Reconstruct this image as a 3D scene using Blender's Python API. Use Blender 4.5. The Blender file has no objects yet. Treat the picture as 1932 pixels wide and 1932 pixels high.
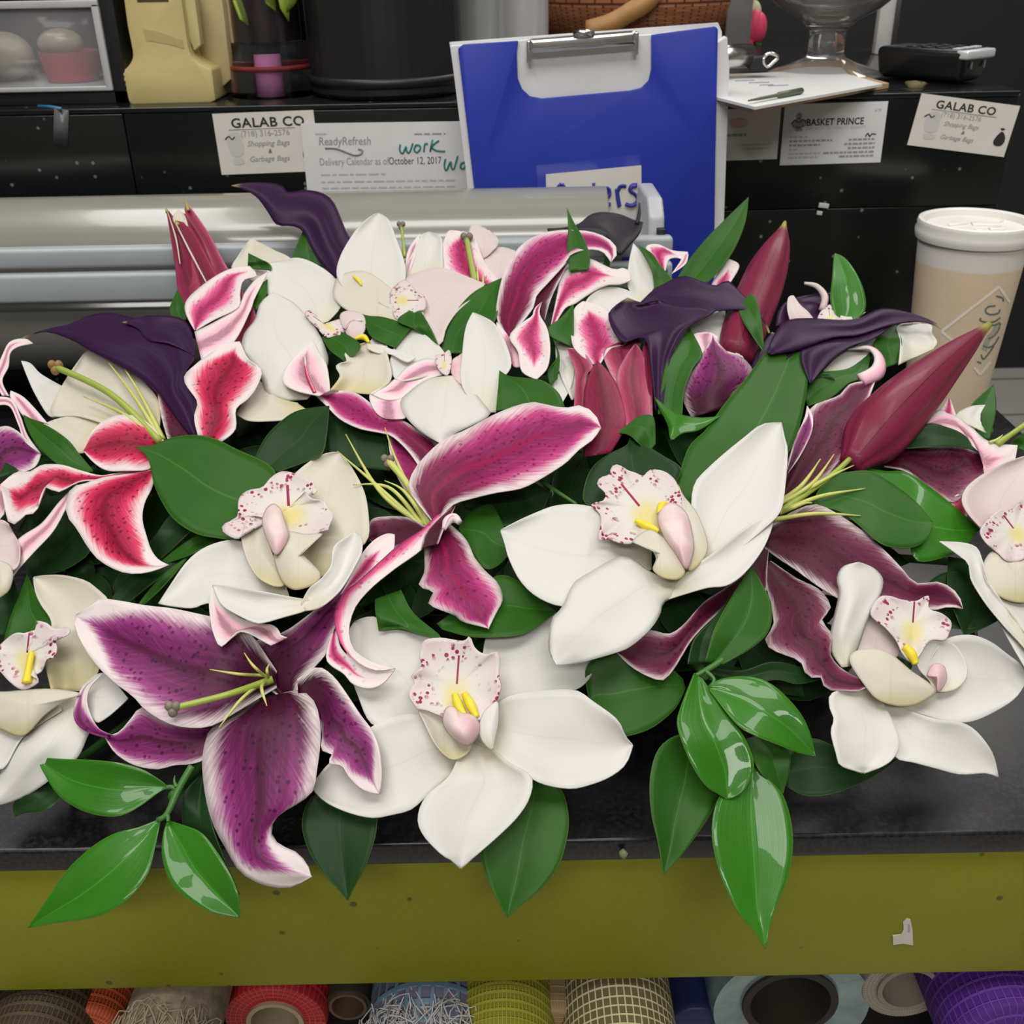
import bpy, bmesh, math, random
from mathutils import Vector, Matrix, noise
random.seed(7)
S = bpy.context.scene
COL = S.collection
R = math.radians
# ------------------------------------------------------------------ camera
CT = 0.92                      # height of the counter top
CAM = Vector((0, 0, CT + 0.37))
FPX = 2000.0
MC = (Matrix.Rotation(R(62), 3, 'X') @ Matrix.Rotation(R(-1.1), 3, 'Z'))
cd = bpy.data.cameras.new('camera')
cam = bpy.data.objects.new('camera', cd); COL.objects.link(cam)
cam.matrix_world = Matrix.Translation(CAM) @ MC.to_4x4()
cd.sensor_width = 36; cd.sensor_fit = 'HORIZONTAL'; cd.lens = 36 * FPX / 1932
cd.clip_start = .01
cd.dof.use_dof = True; cd.dof.focus_distance = .5; cd.dof.aperture_fstop = 26
S.camera = cam
# ------------------------------------------------------------------ light and exposure
w = bpy.data.worlds.new('world'); S.world = w; w.use_nodes = True
w.node_tree.nodes['Background'].inputs[0].default_value = (.95, .97, 1, 1)
w.node_tree.nodes['Background'].inputs[1].default_value = .20
def lamp(x, y, z, sx, sy, power, col=(1, .97, .93), tgt=None):
    l = bpy.data.lights.new('ceiling_lamp_light', 'AREA'); l.shape = 'RECTANGLE'
    l.size = sx; l.size_y = sy; l.energy = power; l.color = col
    o = bpy.data.objects.new('ceiling_lamp_light', l); COL.objects.link(o); o.location = (x, y, z)
    if tgt: o.rotation_euler = (Vector(tgt) - Vector((x, y, z))).to_track_quat('-Z', 'Y').to_euler()
    return o
LAMPS = [(-.1, -.15, 1.3, .5, 21), (.95, .75, .3, 1.2, 11), (-.75, .7, .3, 1.2, 11), (1.2, 2.2, 1.2, .5, 20), (-.1, -1.5, 1.6, .4, 39)]  # last lamp is added at the front to brighten the cup and board
for x_, y_, a_, b_, p_ in LAMPS: lamp(x_, y_, 2.65, a_, b_, p_)
S.view_settings.view_transform = 'Standard'; S.view_settings.look = 'None'
S.view_settings.gamma = 1; S.view_settings.use_curve_mapping = False
S.view_settings.exposure = -0.10
S.cycles.max_bounces = 8

# ------------------------------------------------------------------ pixel helpers (1932 x 1932 frame)
def ray(u, v):
    return MC @ Vector(((u - 966) / FPX, -(v - 966) / FPX, -1))
def atd(u, v, d): return CAM + ray(u, v) * d                       # at camera depth d
def at(u, v, Y):                                                    # on the vertical plane y = Y
    r = ray(u, v); return CAM + r * (Y / r.y)
def gp(u, v, z):                                                    # on the horizontal plane at height z
    r = ray(u, v); return CAM + r * ((z - CAM.z) / r.z)
DT = [(200, .77), (350, .74), (450, .715), (550, .685), (650, .645), (800, .59), (1000, .535), (1200, .495), (1400, .47), (1600, .452), (1800, .432), (1950, .42)]
def D(u, v):                                                        # depth of the mound of flowers
    v = min(max(v, 201), 1949)
    for (a, p), (b, q) in zip(DT, DT[1:]):
        if a <= v <= b:
            return p + (q - p) * (v - a) / (b - a) + .03 * ((u - 966) / 966) ** 2
def MP(u, v, o=0): return atd(u, v, D(u, v) - o / 100)
K65 = 650 / 1932; K70 = 700 / 1932; K80 = 800 / 1932
CR = {'A': (0, 0, K65), 'B': (640, 0, K65), 'C': (1282, 0, K65), 'D': (0, 550, K65), 'E': (400, 350, K65), 'F': (850, 350, K65),
      'G': (1282, 500, K65), 'H': (0, 1050, K70), 'I': (550, 1100, K70), 'J': (1132, 1050, K80), 'K': (400, 800, K65), 'L': (900, 750, K65), 'Z': (0, 0, 1)}
def P(c, s):
    ox, oy, k = CR[c]; out = []
    for w_ in s.split():
        x, y = w_.split(','); out.append((ox + float(x) * k, oy + float(y) * k))
    return out
def cr(p0, p1, p2, p3, t):
    f = lambda a, b, c, d: .5 * (2 * b + (c - a) * t + (2 * a - 5 * b + 4 * c - d) * t * t + (3 * b - a - 3 * c + d) * t ** 3)
    return tuple(f(*q) for q in zip(p0, p1, p2, p3))
def dist(a, b): return math.sqrt(sum((x - y) ** 2 for x, y in zip(a, b)))
def resample(pts, n, closed=False, sub=8):
    q = []; m = len(pts)
    for i in range(m if closed else m - 1):
        g = (lambda k: pts[k % m]) if closed else (lambda k: pts[min(max(k, 0), m - 1)])
        for j in range(sub): q.append(cr(g(i - 1), g(i), g(i + 1), g(i + 2), j / sub))
    q.append(pts[0] if closed else pts[-1])
    L = [0]
    for a, b in zip(q, q[1:]): L.append(L[-1] + dist(a, b))
    out = []; k = 0; cnt = n
    for i in range(cnt):
        t = L[-1] * i / (n if closed else n - 1)
        while k < len(L) - 2 and L[k + 1] < t: k += 1
        e = L[k + 1] - L[k]; f = 0 if e < 1e-9 else (t - L[k]) / e
        out.append(tuple(a + (b - a) * f for a, b in zip(q[k], q[k + 1])))
    return out
def lerpl(lst, s):
    if not isinstance(lst, (list, tuple)): return lst
    x = s * (len(lst) - 1); i = min(int(x), len(lst) - 2); f = x - i
    f = f * f * (3 - 2 * f)
    return lst[i] + (lst[i + 1] - lst[i]) * f

# ------------------------------------------------------------------ objects
def obj(name, me, m, parent=None, label=None):
    o = bpy.data.objects.new(name, me); COL.objects.link(o)
    if m is not None:
        for x in (m if isinstance(m, (list, tuple)) else [m]): me.materials.append(x)
    if parent: o.parent = parent
    if label: o['label'] = label
    return o
def tag(o, label, cat, group=None, kind=None):
    o['label'] = label; o['category'] = cat
    if group: o['group'] = group
    if kind: o['kind'] = kind
    return o
def thing(name, label, cat, loc, group=None):
    o = bpy.data.objects.new(name, None); COL.objects.link(o); o.location = loc
    o.empty_display_size = .01
    return tag(o, label, cat, group)
def struct(o): o['kind'] = 'structure'; return o
class MB:
    """collects geometry for one mesh; world coordinates, made local to the parent's place"""
    def __init__(s): s.v = []; s.f = []; s.uv = []; s.mi = []
    def add(s, vs, fs, uvs=None, mi=0):
        b = len(s.v); s.v += [Vector(x) for x in vs]
        for f in fs: s.f.append([b + i for i in f]); s.mi.append(mi)
        s.uv += (uvs if uvs else [(0, 0)] * len(vs)); return s
    def box(s, c, d, M=None, mi=0, bev=0):
        bm = bmesh.new(); bmesh.ops.create_cube(bm, size=1)
        for v in bm.verts: v.co = Vector((v.co.x * d[0], v.co.y * d[1], v.co.z * d[2]))
        if bev: bmesh.ops.bevel(bm, geom=bm.edges[:], offset=bev, segments=3, affect='EDGES', profile=.5)
        M = M or Matrix.Identity(3); c = Vector(c)
        bm.verts.ensure_lookup_table()
        s.add([M @ v.co + c for v in bm.verts], [[v.index for v in f.verts] for f in bm.faces], mi=mi); bm.free(); return s
    def tube(s, pts, rad, seg=8, mi=0, cap=True, flat=1):
        n = len(pts); pts = [Vector(p) for p in pts]; rs = []; vs = []; fs = []; uv = []
        up = None
        for i, p in enumerate(pts):
            t = (pts[min(i + 1, n - 1)] - pts[max(i - 1, 0)]).normalized()
            if up is None: up = t.orthogonal().normalized()
            up = (up - t * up.dot(t)).normalized(); si = t.cross(up)
            r = lerpl(rad, i / (n - 1))
            for k in range(seg):
                a = 2 * math.pi * k / seg
                vs.append(p + up * math.cos(a) * r + si * math.sin(a) * r * flat); uv.append((k / seg, i / (n - 1)))
        for i in range(n - 1):
            for k in range(seg):
                fs.append([i * seg + k, i * seg + (k + 1) % seg, (i + 1) * seg + (k + 1) % seg, (i + 1) * seg + k])
        if cap:
            fs.append(list(range(seg))[::-1]); fs.append([(n - 1) * seg + k for k in range(seg)])
        return s.add(vs, fs, uv, mi)
    def lathe(s, prof, c, seg=48, M=None, mi=0, closed=False):
        """prof: (radius, height) list turned about local z"""
        M = M or Matrix.Identity(3); c = Vector(c); vs = []; fs = []; uv = []; n = len(prof)
        for i, (r, h) in enumerate(prof):
            for k in range(seg):
                a = 2 * math.pi * k / seg; vs.append(M @ Vector((r * math.cos(a), r * math.sin(a), h)) + c); uv.append((k / seg, i / max(1, n - 1)))
        for i in range(n - 1 if not closed else n):
            j = (i + 1) % n
            for k in range(seg): fs.append([i * seg + k, i * seg + (k + 1) % seg, j * seg + (k + 1) % seg, j * seg + k])
        if not closed:
            if prof[0][0] > 1e-6: fs.append(list(range(seg))[::-1])
            if prof[-1][0] > 1e-6: fs.append([(n - 1) * seg + k for k in range(seg)])
        return s.add(vs, fs, uv, mi)
    def ball(s, c, r, M=None, seg=16, rings=10, mi=0):
        r = r if isinstance(r, (tuple, list)) else (r, r, r); M = M or Matrix.Identity(3); c = Vector(c)
        vs = []; fs = []; uv = []
        for i in range(rings + 1):
            th = math.pi * i / rings
            for k in range(seg):
                a = 2 * math.pi * k / seg
                vs.append(M @ Vector((r[0] * math.sin(th) * math.cos(a), r[1] * math.sin(th) * math.sin(a), r[2] * math.cos(th))) + c); uv.append((k / seg, i / rings))
        for i in range(rings):
            for k in range(seg): fs.append([i * seg + k, (i + 1) * seg + k, (i + 1) * seg + (k + 1) % seg, i * seg + (k + 1) % seg])
        return s.add(vs, fs, uv, mi)
    def build(s, name, m, parent=None, label=None, smooth=True, angle=None, clean=True):
        loc = parent.matrix_basis.translation.copy() if parent else Vector((0, 0, 0))
        p = parent.parent if parent else None
        while p: loc += p.matrix_basis.translation; p = p.parent
        me = bpy.data.meshes.new(name); me.from_pydata([v - loc for v in s.v], [], s.f)
        ul = me.uv_layers.new(name='UVMap')
        for lp in me.loops: ul.data[lp.index].uv = s.uv[lp.vertex_index]
        me.polygons.foreach_set('use_smooth', [smooth] * len(s.f)); me.polygons.foreach_set('material_index', s.mi)
        if clean:
            bm = bmesh.new(); bm.from_mesh(me); bmesh.ops.remove_doubles(bm, verts=bm.verts, dist=1e-6)
            bmesh.ops.recalc_face_normals(bm, faces=bm.faces); bm.to_mesh(me); bm.free()
        if smooth and angle: me.set_sharp_from_angle(angle=R(angle))
        me.update()
        return obj(name, me, m, parent, label)

# ------------------------------------------------------------------ materials
class NT:
    def __init__(s, name):
        s.m = bpy.data.materials.new(name); s.m.use_nodes = True; s.t = s.m.node_tree; s.n = s.t.nodes; s.l = s.t.links
        s.b = s.n['Principled BSDF']; s.out = s.n['Material Output']
    def new(s, t, **k):
        x = s.n.new(t)
        for a, b in k.items(): setattr(x, a, b)
        return x
    def put(s, sock, val):
        if isinstance(val, bpy.types.NodeSocket): s.l.new(val, sock)
        elif isinstance(val, (tuple, list)) and len(val) == 3 and sock.type == 'RGBA': sock.default_value = (*val, 1)
        else: sock.default_value = val
    def ma(s, op, a, b=0.0, c=None):
        x = s.new('ShaderNodeMath', operation=op); s.put(x.inputs[0], a); s.put(x.inputs[1], b)
        if c is not None: s.put(x.inputs[2], c)
        return x.outputs[0]
    def mix(s, f, a, b):
        x = s.new('ShaderNodeMix', data_type='RGBA'); s.put(x.inputs[0], f); s.put(x.inputs[6], a); s.put(x.inputs[7], b); return x.outputs[2]
    def ss(s, x, lo, hi):
        n = s.new('ShaderNodeMapRange', interpolation_type='SMOOTHSTEP'); s.put(n.inputs[0], x); n.inputs[1].default_value = lo; n.inputs[2].default_value = hi; return n.outputs[0]
    def uv(s):
        x = s.new('ShaderNodeSeparateXYZ'); s.l.new(s.new('ShaderNodeTexCoord').outputs['UV'], x.inputs[0]); return x.outputs[0], x.outputs[1]
    def comb(s, x, y, z=0.0):
        n = s.new('ShaderNodeCombineXYZ'); s.put(n.inputs[0], x); s.put(n.inputs[1], y); s.put(n.inputs[2], z); return n.outputs[0]
    def noise(s, scale, vec=None, detail=3, rough=.5):
        n = s.new('ShaderNodeTexNoise'); n.inputs['Scale'].default_value = scale; n.inputs['Detail'].default_value = detail; n.inputs['Roughness'].default_value = rough
        s.l.new(vec if vec else s.new('ShaderNodeTexCoord').outputs['Object'], n.inputs['Vector']); return n.outputs[0]
    def vor(s, scale, vec=None, feat='F1'):
        n = s.new('ShaderNodeTexVoronoi', feature=feat); n.inputs['Scale'].default_value = scale
        s.l.new(vec if vec else s.new('ShaderNodeTexCoord').outputs['Object'], n.inputs['Vector']); return n
    def bump(s, h, strength=.3, dist_=.001):
        n = s.new('ShaderNodeBump'); n.inputs['Strength'].default_value = strength; n.inputs['Distance'].default_value = dist_
        s.l.new(h, n.inputs['Height']); s.l.new(n.outputs[0], s.b.inputs['Normal'])
    def fin(s, col, rough=.5, metal=0, spec=.5, trans=0, coat=0, tl=0, alpha=None, ior=None):
        i = s.b.inputs; s.put(i['Base Color'], col); s.put(i['Roughness'], rough); s.put(i['Metallic'], metal); i['Specular IOR Level'].default_value = spec
        i['Transmission Weight'].default_value = trans; i['Coat Weight'].default_value = coat
        if ior: i['IOR'].default_value = ior
        if alpha is not None: s.put(i['Alpha'], alpha)
        if tl:
            t = s.new('ShaderNodeBsdfTranslucent'); s.put(t.inputs[0], col); mx = s.new('ShaderNodeMixShader'); mx.inputs[0].default_value = tl
            s.l.new(s.b.outputs[0], mx.inputs[1]); s.l.new(t.outputs[0], mx.inputs[2]); s.l.new(mx.outputs[0], s.out.inputs[0])
        return s.m
def plain(name, c, rough=.5, metal=0, spec=.5, var=.12, scale=60, coat=0, bump=0, trans=0, ior=None, tl=0):
    t = NT(name); n = t.noise(scale)
    c2 = tuple(x * (1 - var) for x in c); c1 = tuple(min(1, x * (1 + var)) for x in c)
    if bump: t.bump(n, bump, .0006)
    return t.fin(t.mix(n, c2, c1), rough, metal, spec, trans, coat, ior=ior, tl=tl)
def lily_mat(name, inner, mid, margin=(.78, .69, .69), mw=.62, tip=.8, spots=1.0, rough=.48, base=None):
    t = NT(name); u, v = t.uv()
    w_ = t.ma('ABSOLUTE', t.ma('MULTIPLY_ADD', u, 2, -1))
    st = t.noise(1, t.comb(t.ma('MULTIPLY', u, 70), t.ma('MULTIPLY', v, 3.0)), 3)            # fibres run along the petal
    st2 = t.noise(1, t.comb(t.ma('MULTIPLY', u, 16), t.ma('MULTIPLY', v, 2.0)), 3)
    big = t.noise(45, None, 3)
    tipf = t.ss(v, tip - .14, tip + .16)
    q_ = t.ma('SUBTRACT', v, t.ma('MULTIPLY', w_, .35))
    fr = t.noise(1, t.comb(t.ma('MULTIPLY', q_, 55), t.ma('MULTIPLY', w_, 2.5), t.ma('GREATER_THAN', u, .5)), 3)      # feathered edge: veins running outward
    e = t.ma('ADD', t.ma('ADD', w_, t.ma('MULTIPLY', t.ma('SUBTRACT', fr, .5), .44)), t.ma('MULTIPLY', tipf, .85))
    e = t.ma('ADD', e, t.ma('MULTIPLY', t.ma('SUBTRACT', big, .5), .35))
    dk = tuple(x * .62 for x in mid); lt = tuple(min(1, x * 1.5 + .03) for x in mid)
    col = t.mix(t.ss(t.ma('ADD', w_, t.ma('MULTIPLY', t.ma('SUBTRACT', st2, .5), .7)), .05, .6), dk, mid)
    col = t.mix(t.ma('MULTIPLY', t.ss(t.ma('MULTIPLY_ADD', fr, .6, t.ma('MULTIPLY', st, .4)), .45, .7), .4), col, lt)
    col = t.mix(t.ss(e, mw - .38, mw + .02), col, lt)
    if base: col = t.mix(t.ss(t.ma('ADD', v, t.ma('MULTIPLY', t.ma('SUBTRACT', st2, .5), .3)), .62, .05), col, base)  # dark petal base: crimson throat plus painted shade of the flower centre
    stripe = t.ss(t.ma('ADD', w_, t.ma('MULTIPLY', t.ma('SUBTRACT', st2, .5), .16)), .15, .01)
    stripe = t.ma('MULTIPLY', stripe, t.ma('MULTIPLY', t.ss(v, .96, .6), .75))
    col = t.mix(stripe, col, inner)
    vo = t.vor(300); sc = t.new('ShaderNodeSeparateColor'); t.l.new(vo.outputs['Color'], sc.inputs[0])
    sp = t.ma('MULTIPLY', t.ss(vo.outputs['Distance'], .33, .22), t.ma('LESS_THAN', sc.outputs[0], .75))
    sp = t.ma('MULTIPLY', sp, t.ma('MULTIPLY', t.ss(w_, .84, .62), t.ss(v, .86, .66)))
    sp = t.ma('MULTIPLY', sp, .7 * spots)
    col = t.mix(t.ss(e, mw - .10, mw + .30), col, margin)
    col = t.mix(sp, col, tuple(x * .45 for x in inner))
    t.bump(t.ma('ADD', st, t.ma('MULTIPLY', sp, .8)), .12, .0006)
    return t.fin(col, rough, 0, .22, tl=.14)
LM = {}
LM['r'] = lily_mat('lily_crimson', (.20, .002, .012), (.44, .010, .062), mw=.64)
LM['p'] = lily_mat('lily_purple', (.06, .002, .022), (.205, .018, .135), mw=.74, base=(.042, .003, .016))
LM['m'] = lily_mat('lily_magenta', (.30, .006, .07), (.33, .022, .135), mw=.72, tip=.92, base=(.13, .006, .035))
LM['d'] = lily_mat('lily_maroon', (.05, .002, .012), (.115, .007, .040), mw=.82, tip=.97, base=(.055, .003, .014))
LM['k'] = lily_mat('lily_pink', (.45, .012, .10), (.47, .05, .17), mw=.46, tip=.74, spots=.6)
LM['b'] = lily_mat('lily_petal_back', (.52, .22, .30), (.62, .34, .42), (.78, .70, .69), mw=.5, spots=0)
LM['u'] = lily_mat('lily_bud_skin', (.13, .006, .03), (.22, .016, .055), (.32, .06, .10), mw=1.0, tip=1.2, spots=0)
LM['v'] = lily_mat('lily_bud_open', (.17, .010, .04), (.31, .038, .095), (.62, .42, .43), mw=.88, tip=1.0, spots=0)
def bud_mat(name, c, c2, tipc):
    t = NT(name); u, v = t.uv()
    st = t.noise(1, t.comb(t.ma('MULTIPLY', u, 90), t.ma('MULTIPLY', v, 4)), 2)
    gro = t.ma('ABSOLUTE', t.ma('SINE', t.ma('MULTIPLY', u, 3 * math.pi)))
    col = t.mix(t.ma('ADD', t.ma('MULTIPLY', st, .6), t.ma('MULTIPLY', gro, .3)), c, c2)
    col = t.mix(t.ss(gro, .10, .0), col, tuple(x * .45 for x in c))
    col = t.mix(t.ss(v, .90, 1.0), col, tipc)
    t.bump(st, .1, .0006)
    return t.fin(col, .45, 0, .25, coat=.05)
BUD = bud_mat('closed_lily_bud', (.115, .006, .026), (.235, .020, .060), (.36, .36, .07))
def orchid_mat(name, c, cream, vein=.05):
    t = NT(name); u, v = t.uv()
    w_ = t.ma('ABSOLUTE', t.ma('MULTIPLY_ADD', u, 2, -1))
    st = t.noise(1, t.comb(t.ma('MULTIPLY', u, 46), t.ma('MULTIPLY', v, 2)), 3)
    col = t.mix(t.ss(v, .42, .0), c, cream)
    col = t.mix(t.ma('MULTIPLY', t.ss(st, .5, .8), .35), col, tuple(x * .90 for x in c))
    col = t.mix(t.ma('MULTIPLY', t.ss(w_, .05, .0), t.ma('MULTIPLY', t.ss(v, .95, .5), .22)), col, tuple(x * .8 for x in cream))
    big = t.noise(40)
    col = t.mix(t.ma('MULTIPLY', big, .14), col, tuple(x * .95 for x in cream))
    t.bump(st, .07, .0005)
    return t.fin(col, .5, 0, .25, tl=.18)
OW = orchid_mat('orchid_white', (.72, .71, .685), (.69, .665, .53))
OC = orchid_mat('orchid_cream', (.67, .64, .555), (.64, .57, .32))
OP = orchid_mat('orchid_blush', (.71, .62, .60), (.66, .50, .50))
def lip_mat():
    t = NT('orchid_lip_spotted'); u, v = t.uv()            # u, v: place on the lip, centre .5/.5; apex at v = 1
    x = t.ma('MULTIPLY_ADD', u, 2, -1); y = t.ma('MULTIPLY_ADD', v, 2, -1)
    r = t.ma('SQRT', t.ma('ADD', t.ma('MULTIPLY', x, x), t.ma('MULTIPLY', y, y)))
    col = t.mix(t.ss(r, .35, .95), (.70, .665, .62), (.69, .59, .60))
    yel = t.ma('MULTIPLY', t.ma('MULTIPLY', t.ss(t.ma('ABSOLUTE', x), .40, .05), t.ss(y, .30, -.15)), t.ss(r, .75, .3))
    col = t.mix(t.ma('MULTIPLY', yel, .65), col, (.72, .60, .08))
    vo = t.vor(430); sc = t.new('ShaderNodeSeparateColor'); t.l.new(vo.outputs['Color'], sc.inputs[0])
    sp = t.ma('MULTIPLY', t.ss(vo.outputs['Distance'], .50, .40), t.ma('LESS_THAN', sc.outputs[0], .72))
    zone = t.ma('MULTIPLY', t.ss(r, .42, .60), t.ss(r, .99, .90))
    zone = t.ma('MULTIPLY', zone, t.ss(t.ma('ADD', y, t.ma('MULTIPLY', t.noise(70), .7)), -.60, -.05))
    zone = t.ma('MULTIPLY', zone, t.ss(t.noise(100, None, 2), .43, .54))
    ln = t.ma('MULTIPLY', t.ma('LESS_THAN', t.ma('ABSOLUTE', x), .022), t.ma('MULTIPLY', t.ma('GREATER_THAN', y, .05), t.ma('LESS_THAN', y, .62)))
    col = t.mix(t.ma('MAXIMUM', t.ma('MULTIPLY', sp, zone), ln), col, (.30, .012, .075))
    return t.fin(col, .45, 0, .3, tl=.15)
LIP = lip_mat()
COLM = (lambda t: t.fin(t.mix(t.ss(t.noise(55, None, 2), .3, .7), (.78, .66, .62), (.72, .46, .50)), .4, 0, .35, tl=.1))(NT('orchid_column_pink'))
CALL = plain('orchid_callus_yellow', (.78, .62, .03), .45)
def leaf_mat(name, c, c2, rough, rib, coat=0):
    t = NT(name); u, v = t.uv()
    st = t.noise(1, t.comb(t.ma('MULTIPLY', u, 50), t.ma('MULTIPLY', v, 1.2)), 2)
    big = t.noise(24, None, 3)
    col = t.mix(t.ma('ADD', t.ma('MULTIPLY', st, .25), t.ma('MULTIPLY', big, .75)), c, c2)
    w_ = t.ma('ABSOLUTE', t.ma('SUBTRACT', u, .5))
    rb = t.ss(w_, .018, .004)
    col = t.mix(t.ma('MULTIPLY', rb, rib), col, tuple(min(1, x * 1.7 + .02) for x in c2))
    edge = t.ss(w_, .482, .5)
    col = t.mix(t.ma('MULTIPLY', edge, .35), col, (.16, .28, .07))
    t.bump(st, .22 if coat else .07, .0006)
    return t.fin(col, rough, 0, .22, coat=coat, tl=.08)
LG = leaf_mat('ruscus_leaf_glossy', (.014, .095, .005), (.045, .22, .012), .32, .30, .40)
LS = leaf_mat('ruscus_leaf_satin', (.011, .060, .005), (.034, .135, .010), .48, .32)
LD = leaf_mat('ruscus_leaf_shaded', (.006, .030, .006), (.015, .055, .011), .52, .25)  # shaded copy of the leaf: shade among the flowers painted into its green
def calla_mat():
    t = NT('calla_aubergine'); u, v = t.uv()
    st = t.noise(1, t.comb(t.ma('MULTIPLY', u, 44), t.ma('MULTIPLY', v, 1.5)), 3)
    col = t.mix(st, (.010, .0025, .014), (.050, .015, .066))
    col = t.mix(t.ss(v, .93, 1.0), col, (.30, .28, .10))
    t.bump(st, .12, .0006)
    return t.fin(col, .42, 0, .15, tl=.05)
CA = calla_mat()
def calla_black_mat():
    t = NT('calla_slate'); u, v = t.uv()
    st = t.noise(1, t.comb(t.ma('MULTIPLY', u, 40), t.ma('MULTIPLY', v, 1.5)), 3)
    return t.fin(t.mix(st, (.010, .008, .012), (.034, .029, .040)), .45, 0, .25)
CB = calla_black_mat()
FIL = plain('stamen_green', (.50, .52, .14), .45, scale=200)
PIS = plain('pistil_green', (.30, .38, .06), .4, scale=200)
STG = plain('stigma_grey', (.20, .17, .13), .6, scale=300, var=.4)
STB = plain('stigma_brown', (.26, .15, .05), .6, scale=300, var=.4)
STW = plain('stigma_pale', (.50, .50, .38), .6, scale=300, var=.2)
STEM = plain('flower_stem_green', (.05, .16, .03), .45)

# ------------------------------------------------------------------ petals, leaves and other plant pieces
def loft(mb, L, Rr, o=0.0, prof=0, cup=0.0, rip=0.0, rf=5, crease=0.0, wav=.22, n=26, m=12, uvr=(0, 1, 0, 1), seed=0):
    """sheet between a left and a right edge (base to tip); o, prof, cup, rip in cm towards the eye, off the mound"""
    a = resample(L, n); b = resample(Rr, n); vs = []; uv = []; fs = []
    ph = seed * 1.7
    for i in range(n):
        s = i / (n - 1)
        wd = dist(a[i], b[i])
        for j in range(m + 1):
            t = 2 * j / m - 1
            x = a[i][0] + (b[i][0] - a[i][0]) * (t + 1) / 2; y = a[i][1] + (b[i][1] - a[i][1]) * (t + 1) / 2
            z = o + lerpl(prof, s) + lerpl(cup, s) * t * t * min(1, wd / 60) + crease * abs(t) * min(1, wd / 60)
            z += wav * noise.noise(Vector((s * 2.2 + seed * 7.3, t * 1.1 + seed * 3.1, .5))) * min(1, wd / 60)
            if rip: z += rip * abs(t) ** 3 * math.sin(s * rf * 6.283 + ph + (1.3 if t > 0 else 0)) * min(1, wd / 60)
            vs.append(MP(x, y, z)); uv.append((uvr[2] + (uvr[3] - uvr[2]) * j / m, uvr[0] + (uvr[1] - uvr[0]) * s))
    for i in range(n - 1):
        for j in range(m):
            k = i * (m + 1) + j; fs.append([k, k + 1, k + m + 2, k + m + 1])
    # face the eye
    f = fs[len(fs) // 2]; nn = (vs[f[1]] - vs[f[0]]).cross(vs[f[2]] - vs[f[0]])
    if nn.dot(CAM - vs[f[0]]) < 0: fs = [q[::-1] for q in fs]
    mb.add(vs, fs, uv)
def disc(mb, O, o=0.0, bulge=0.0, rip=0.0, rf=9, c=None, ax=None, n=72, rings=12, sharp=False, power=2):
    """dished or domed sheet with a traced rim; ax = (base px, apex px) orients the pattern"""
    if sharp:
        q = []
        for i, p in enumerate(O):
            e = O[(i + 1) % len(O)]; k = max(1, round(dist(p, e) / 4)); q += [(p[0] + (e[0] - p[0]) * j / k, p[1] + (e[1] - p[1]) * j / k) for j in range(k)]
        n = len(q)
    else: q = resample(O, n, True)
    cx, cy = c if c else (sum(p[0] for p in q) / n, sum(p[1] for p in q) / n)
    if ax: A = (ax[1][0] - ax[0][0], ax[1][1] - ax[0][1])
    else: A = (0, -1)
    l = math.hypot(*A); A = (A[0] / l, A[1] / l); X = (-A[1], A[0])
    hx = max(abs((p[0] - cx) * X[0] + (p[1] - cy) * X[1]) for p in q); hy = max(abs((p[0] - cx) * A[0] + (p[1] - cy) * A[1]) for p in q)
    vs = [MP(cx, cy, o + bulge)]; uv = [(.5, .5)]; fs = []
    for i in range(1, rings + 1):
        r = i / rings
        for k, p in enumerate(q):
            x = cx + (p[0] - cx) * r; y = cy + (p[1] - cy) * r
            vs.append(MP(x, y, o + bulge * (1 - r ** power) + rip * r ** 3 * math.sin(rf * 6.283 * k / n)))
            uv.append((.5 + .5 * ((x - cx) * X[0] + (y - cy) * X[1]) / hx, .5 + .5 * ((x - cx) * A[0] + (y - cy) * A[1]) / hy))
    for k in range(n): fs.append([0, 1 + k, 1 + (k + 1) % n])
    for i in range(rings - 1):
        for k in range(n):
            a = 1 + i * n; fs.append([a + k, a + n + k, a + n + (k + 1) % n, a + (k + 1) % n])
    f = fs[n + 1] if rings > 1 else fs[0]
    sg = sum((q[k][0] - cx) * (q[(k + 1) % n][1] - cy) - (q[(k + 1) % n][0] - cx) * (q[k][1] - cy) for k in range(n))
    if sg > 0: fs = [x[::-1] for x in fs]
    mb.add(vs, fs, uv)
def solid(o, th=.0006):
    md = o.modifiers.new('thickness', 'SOLIDIFY'); md.thickness = th; md.offset = -1; return o
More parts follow.
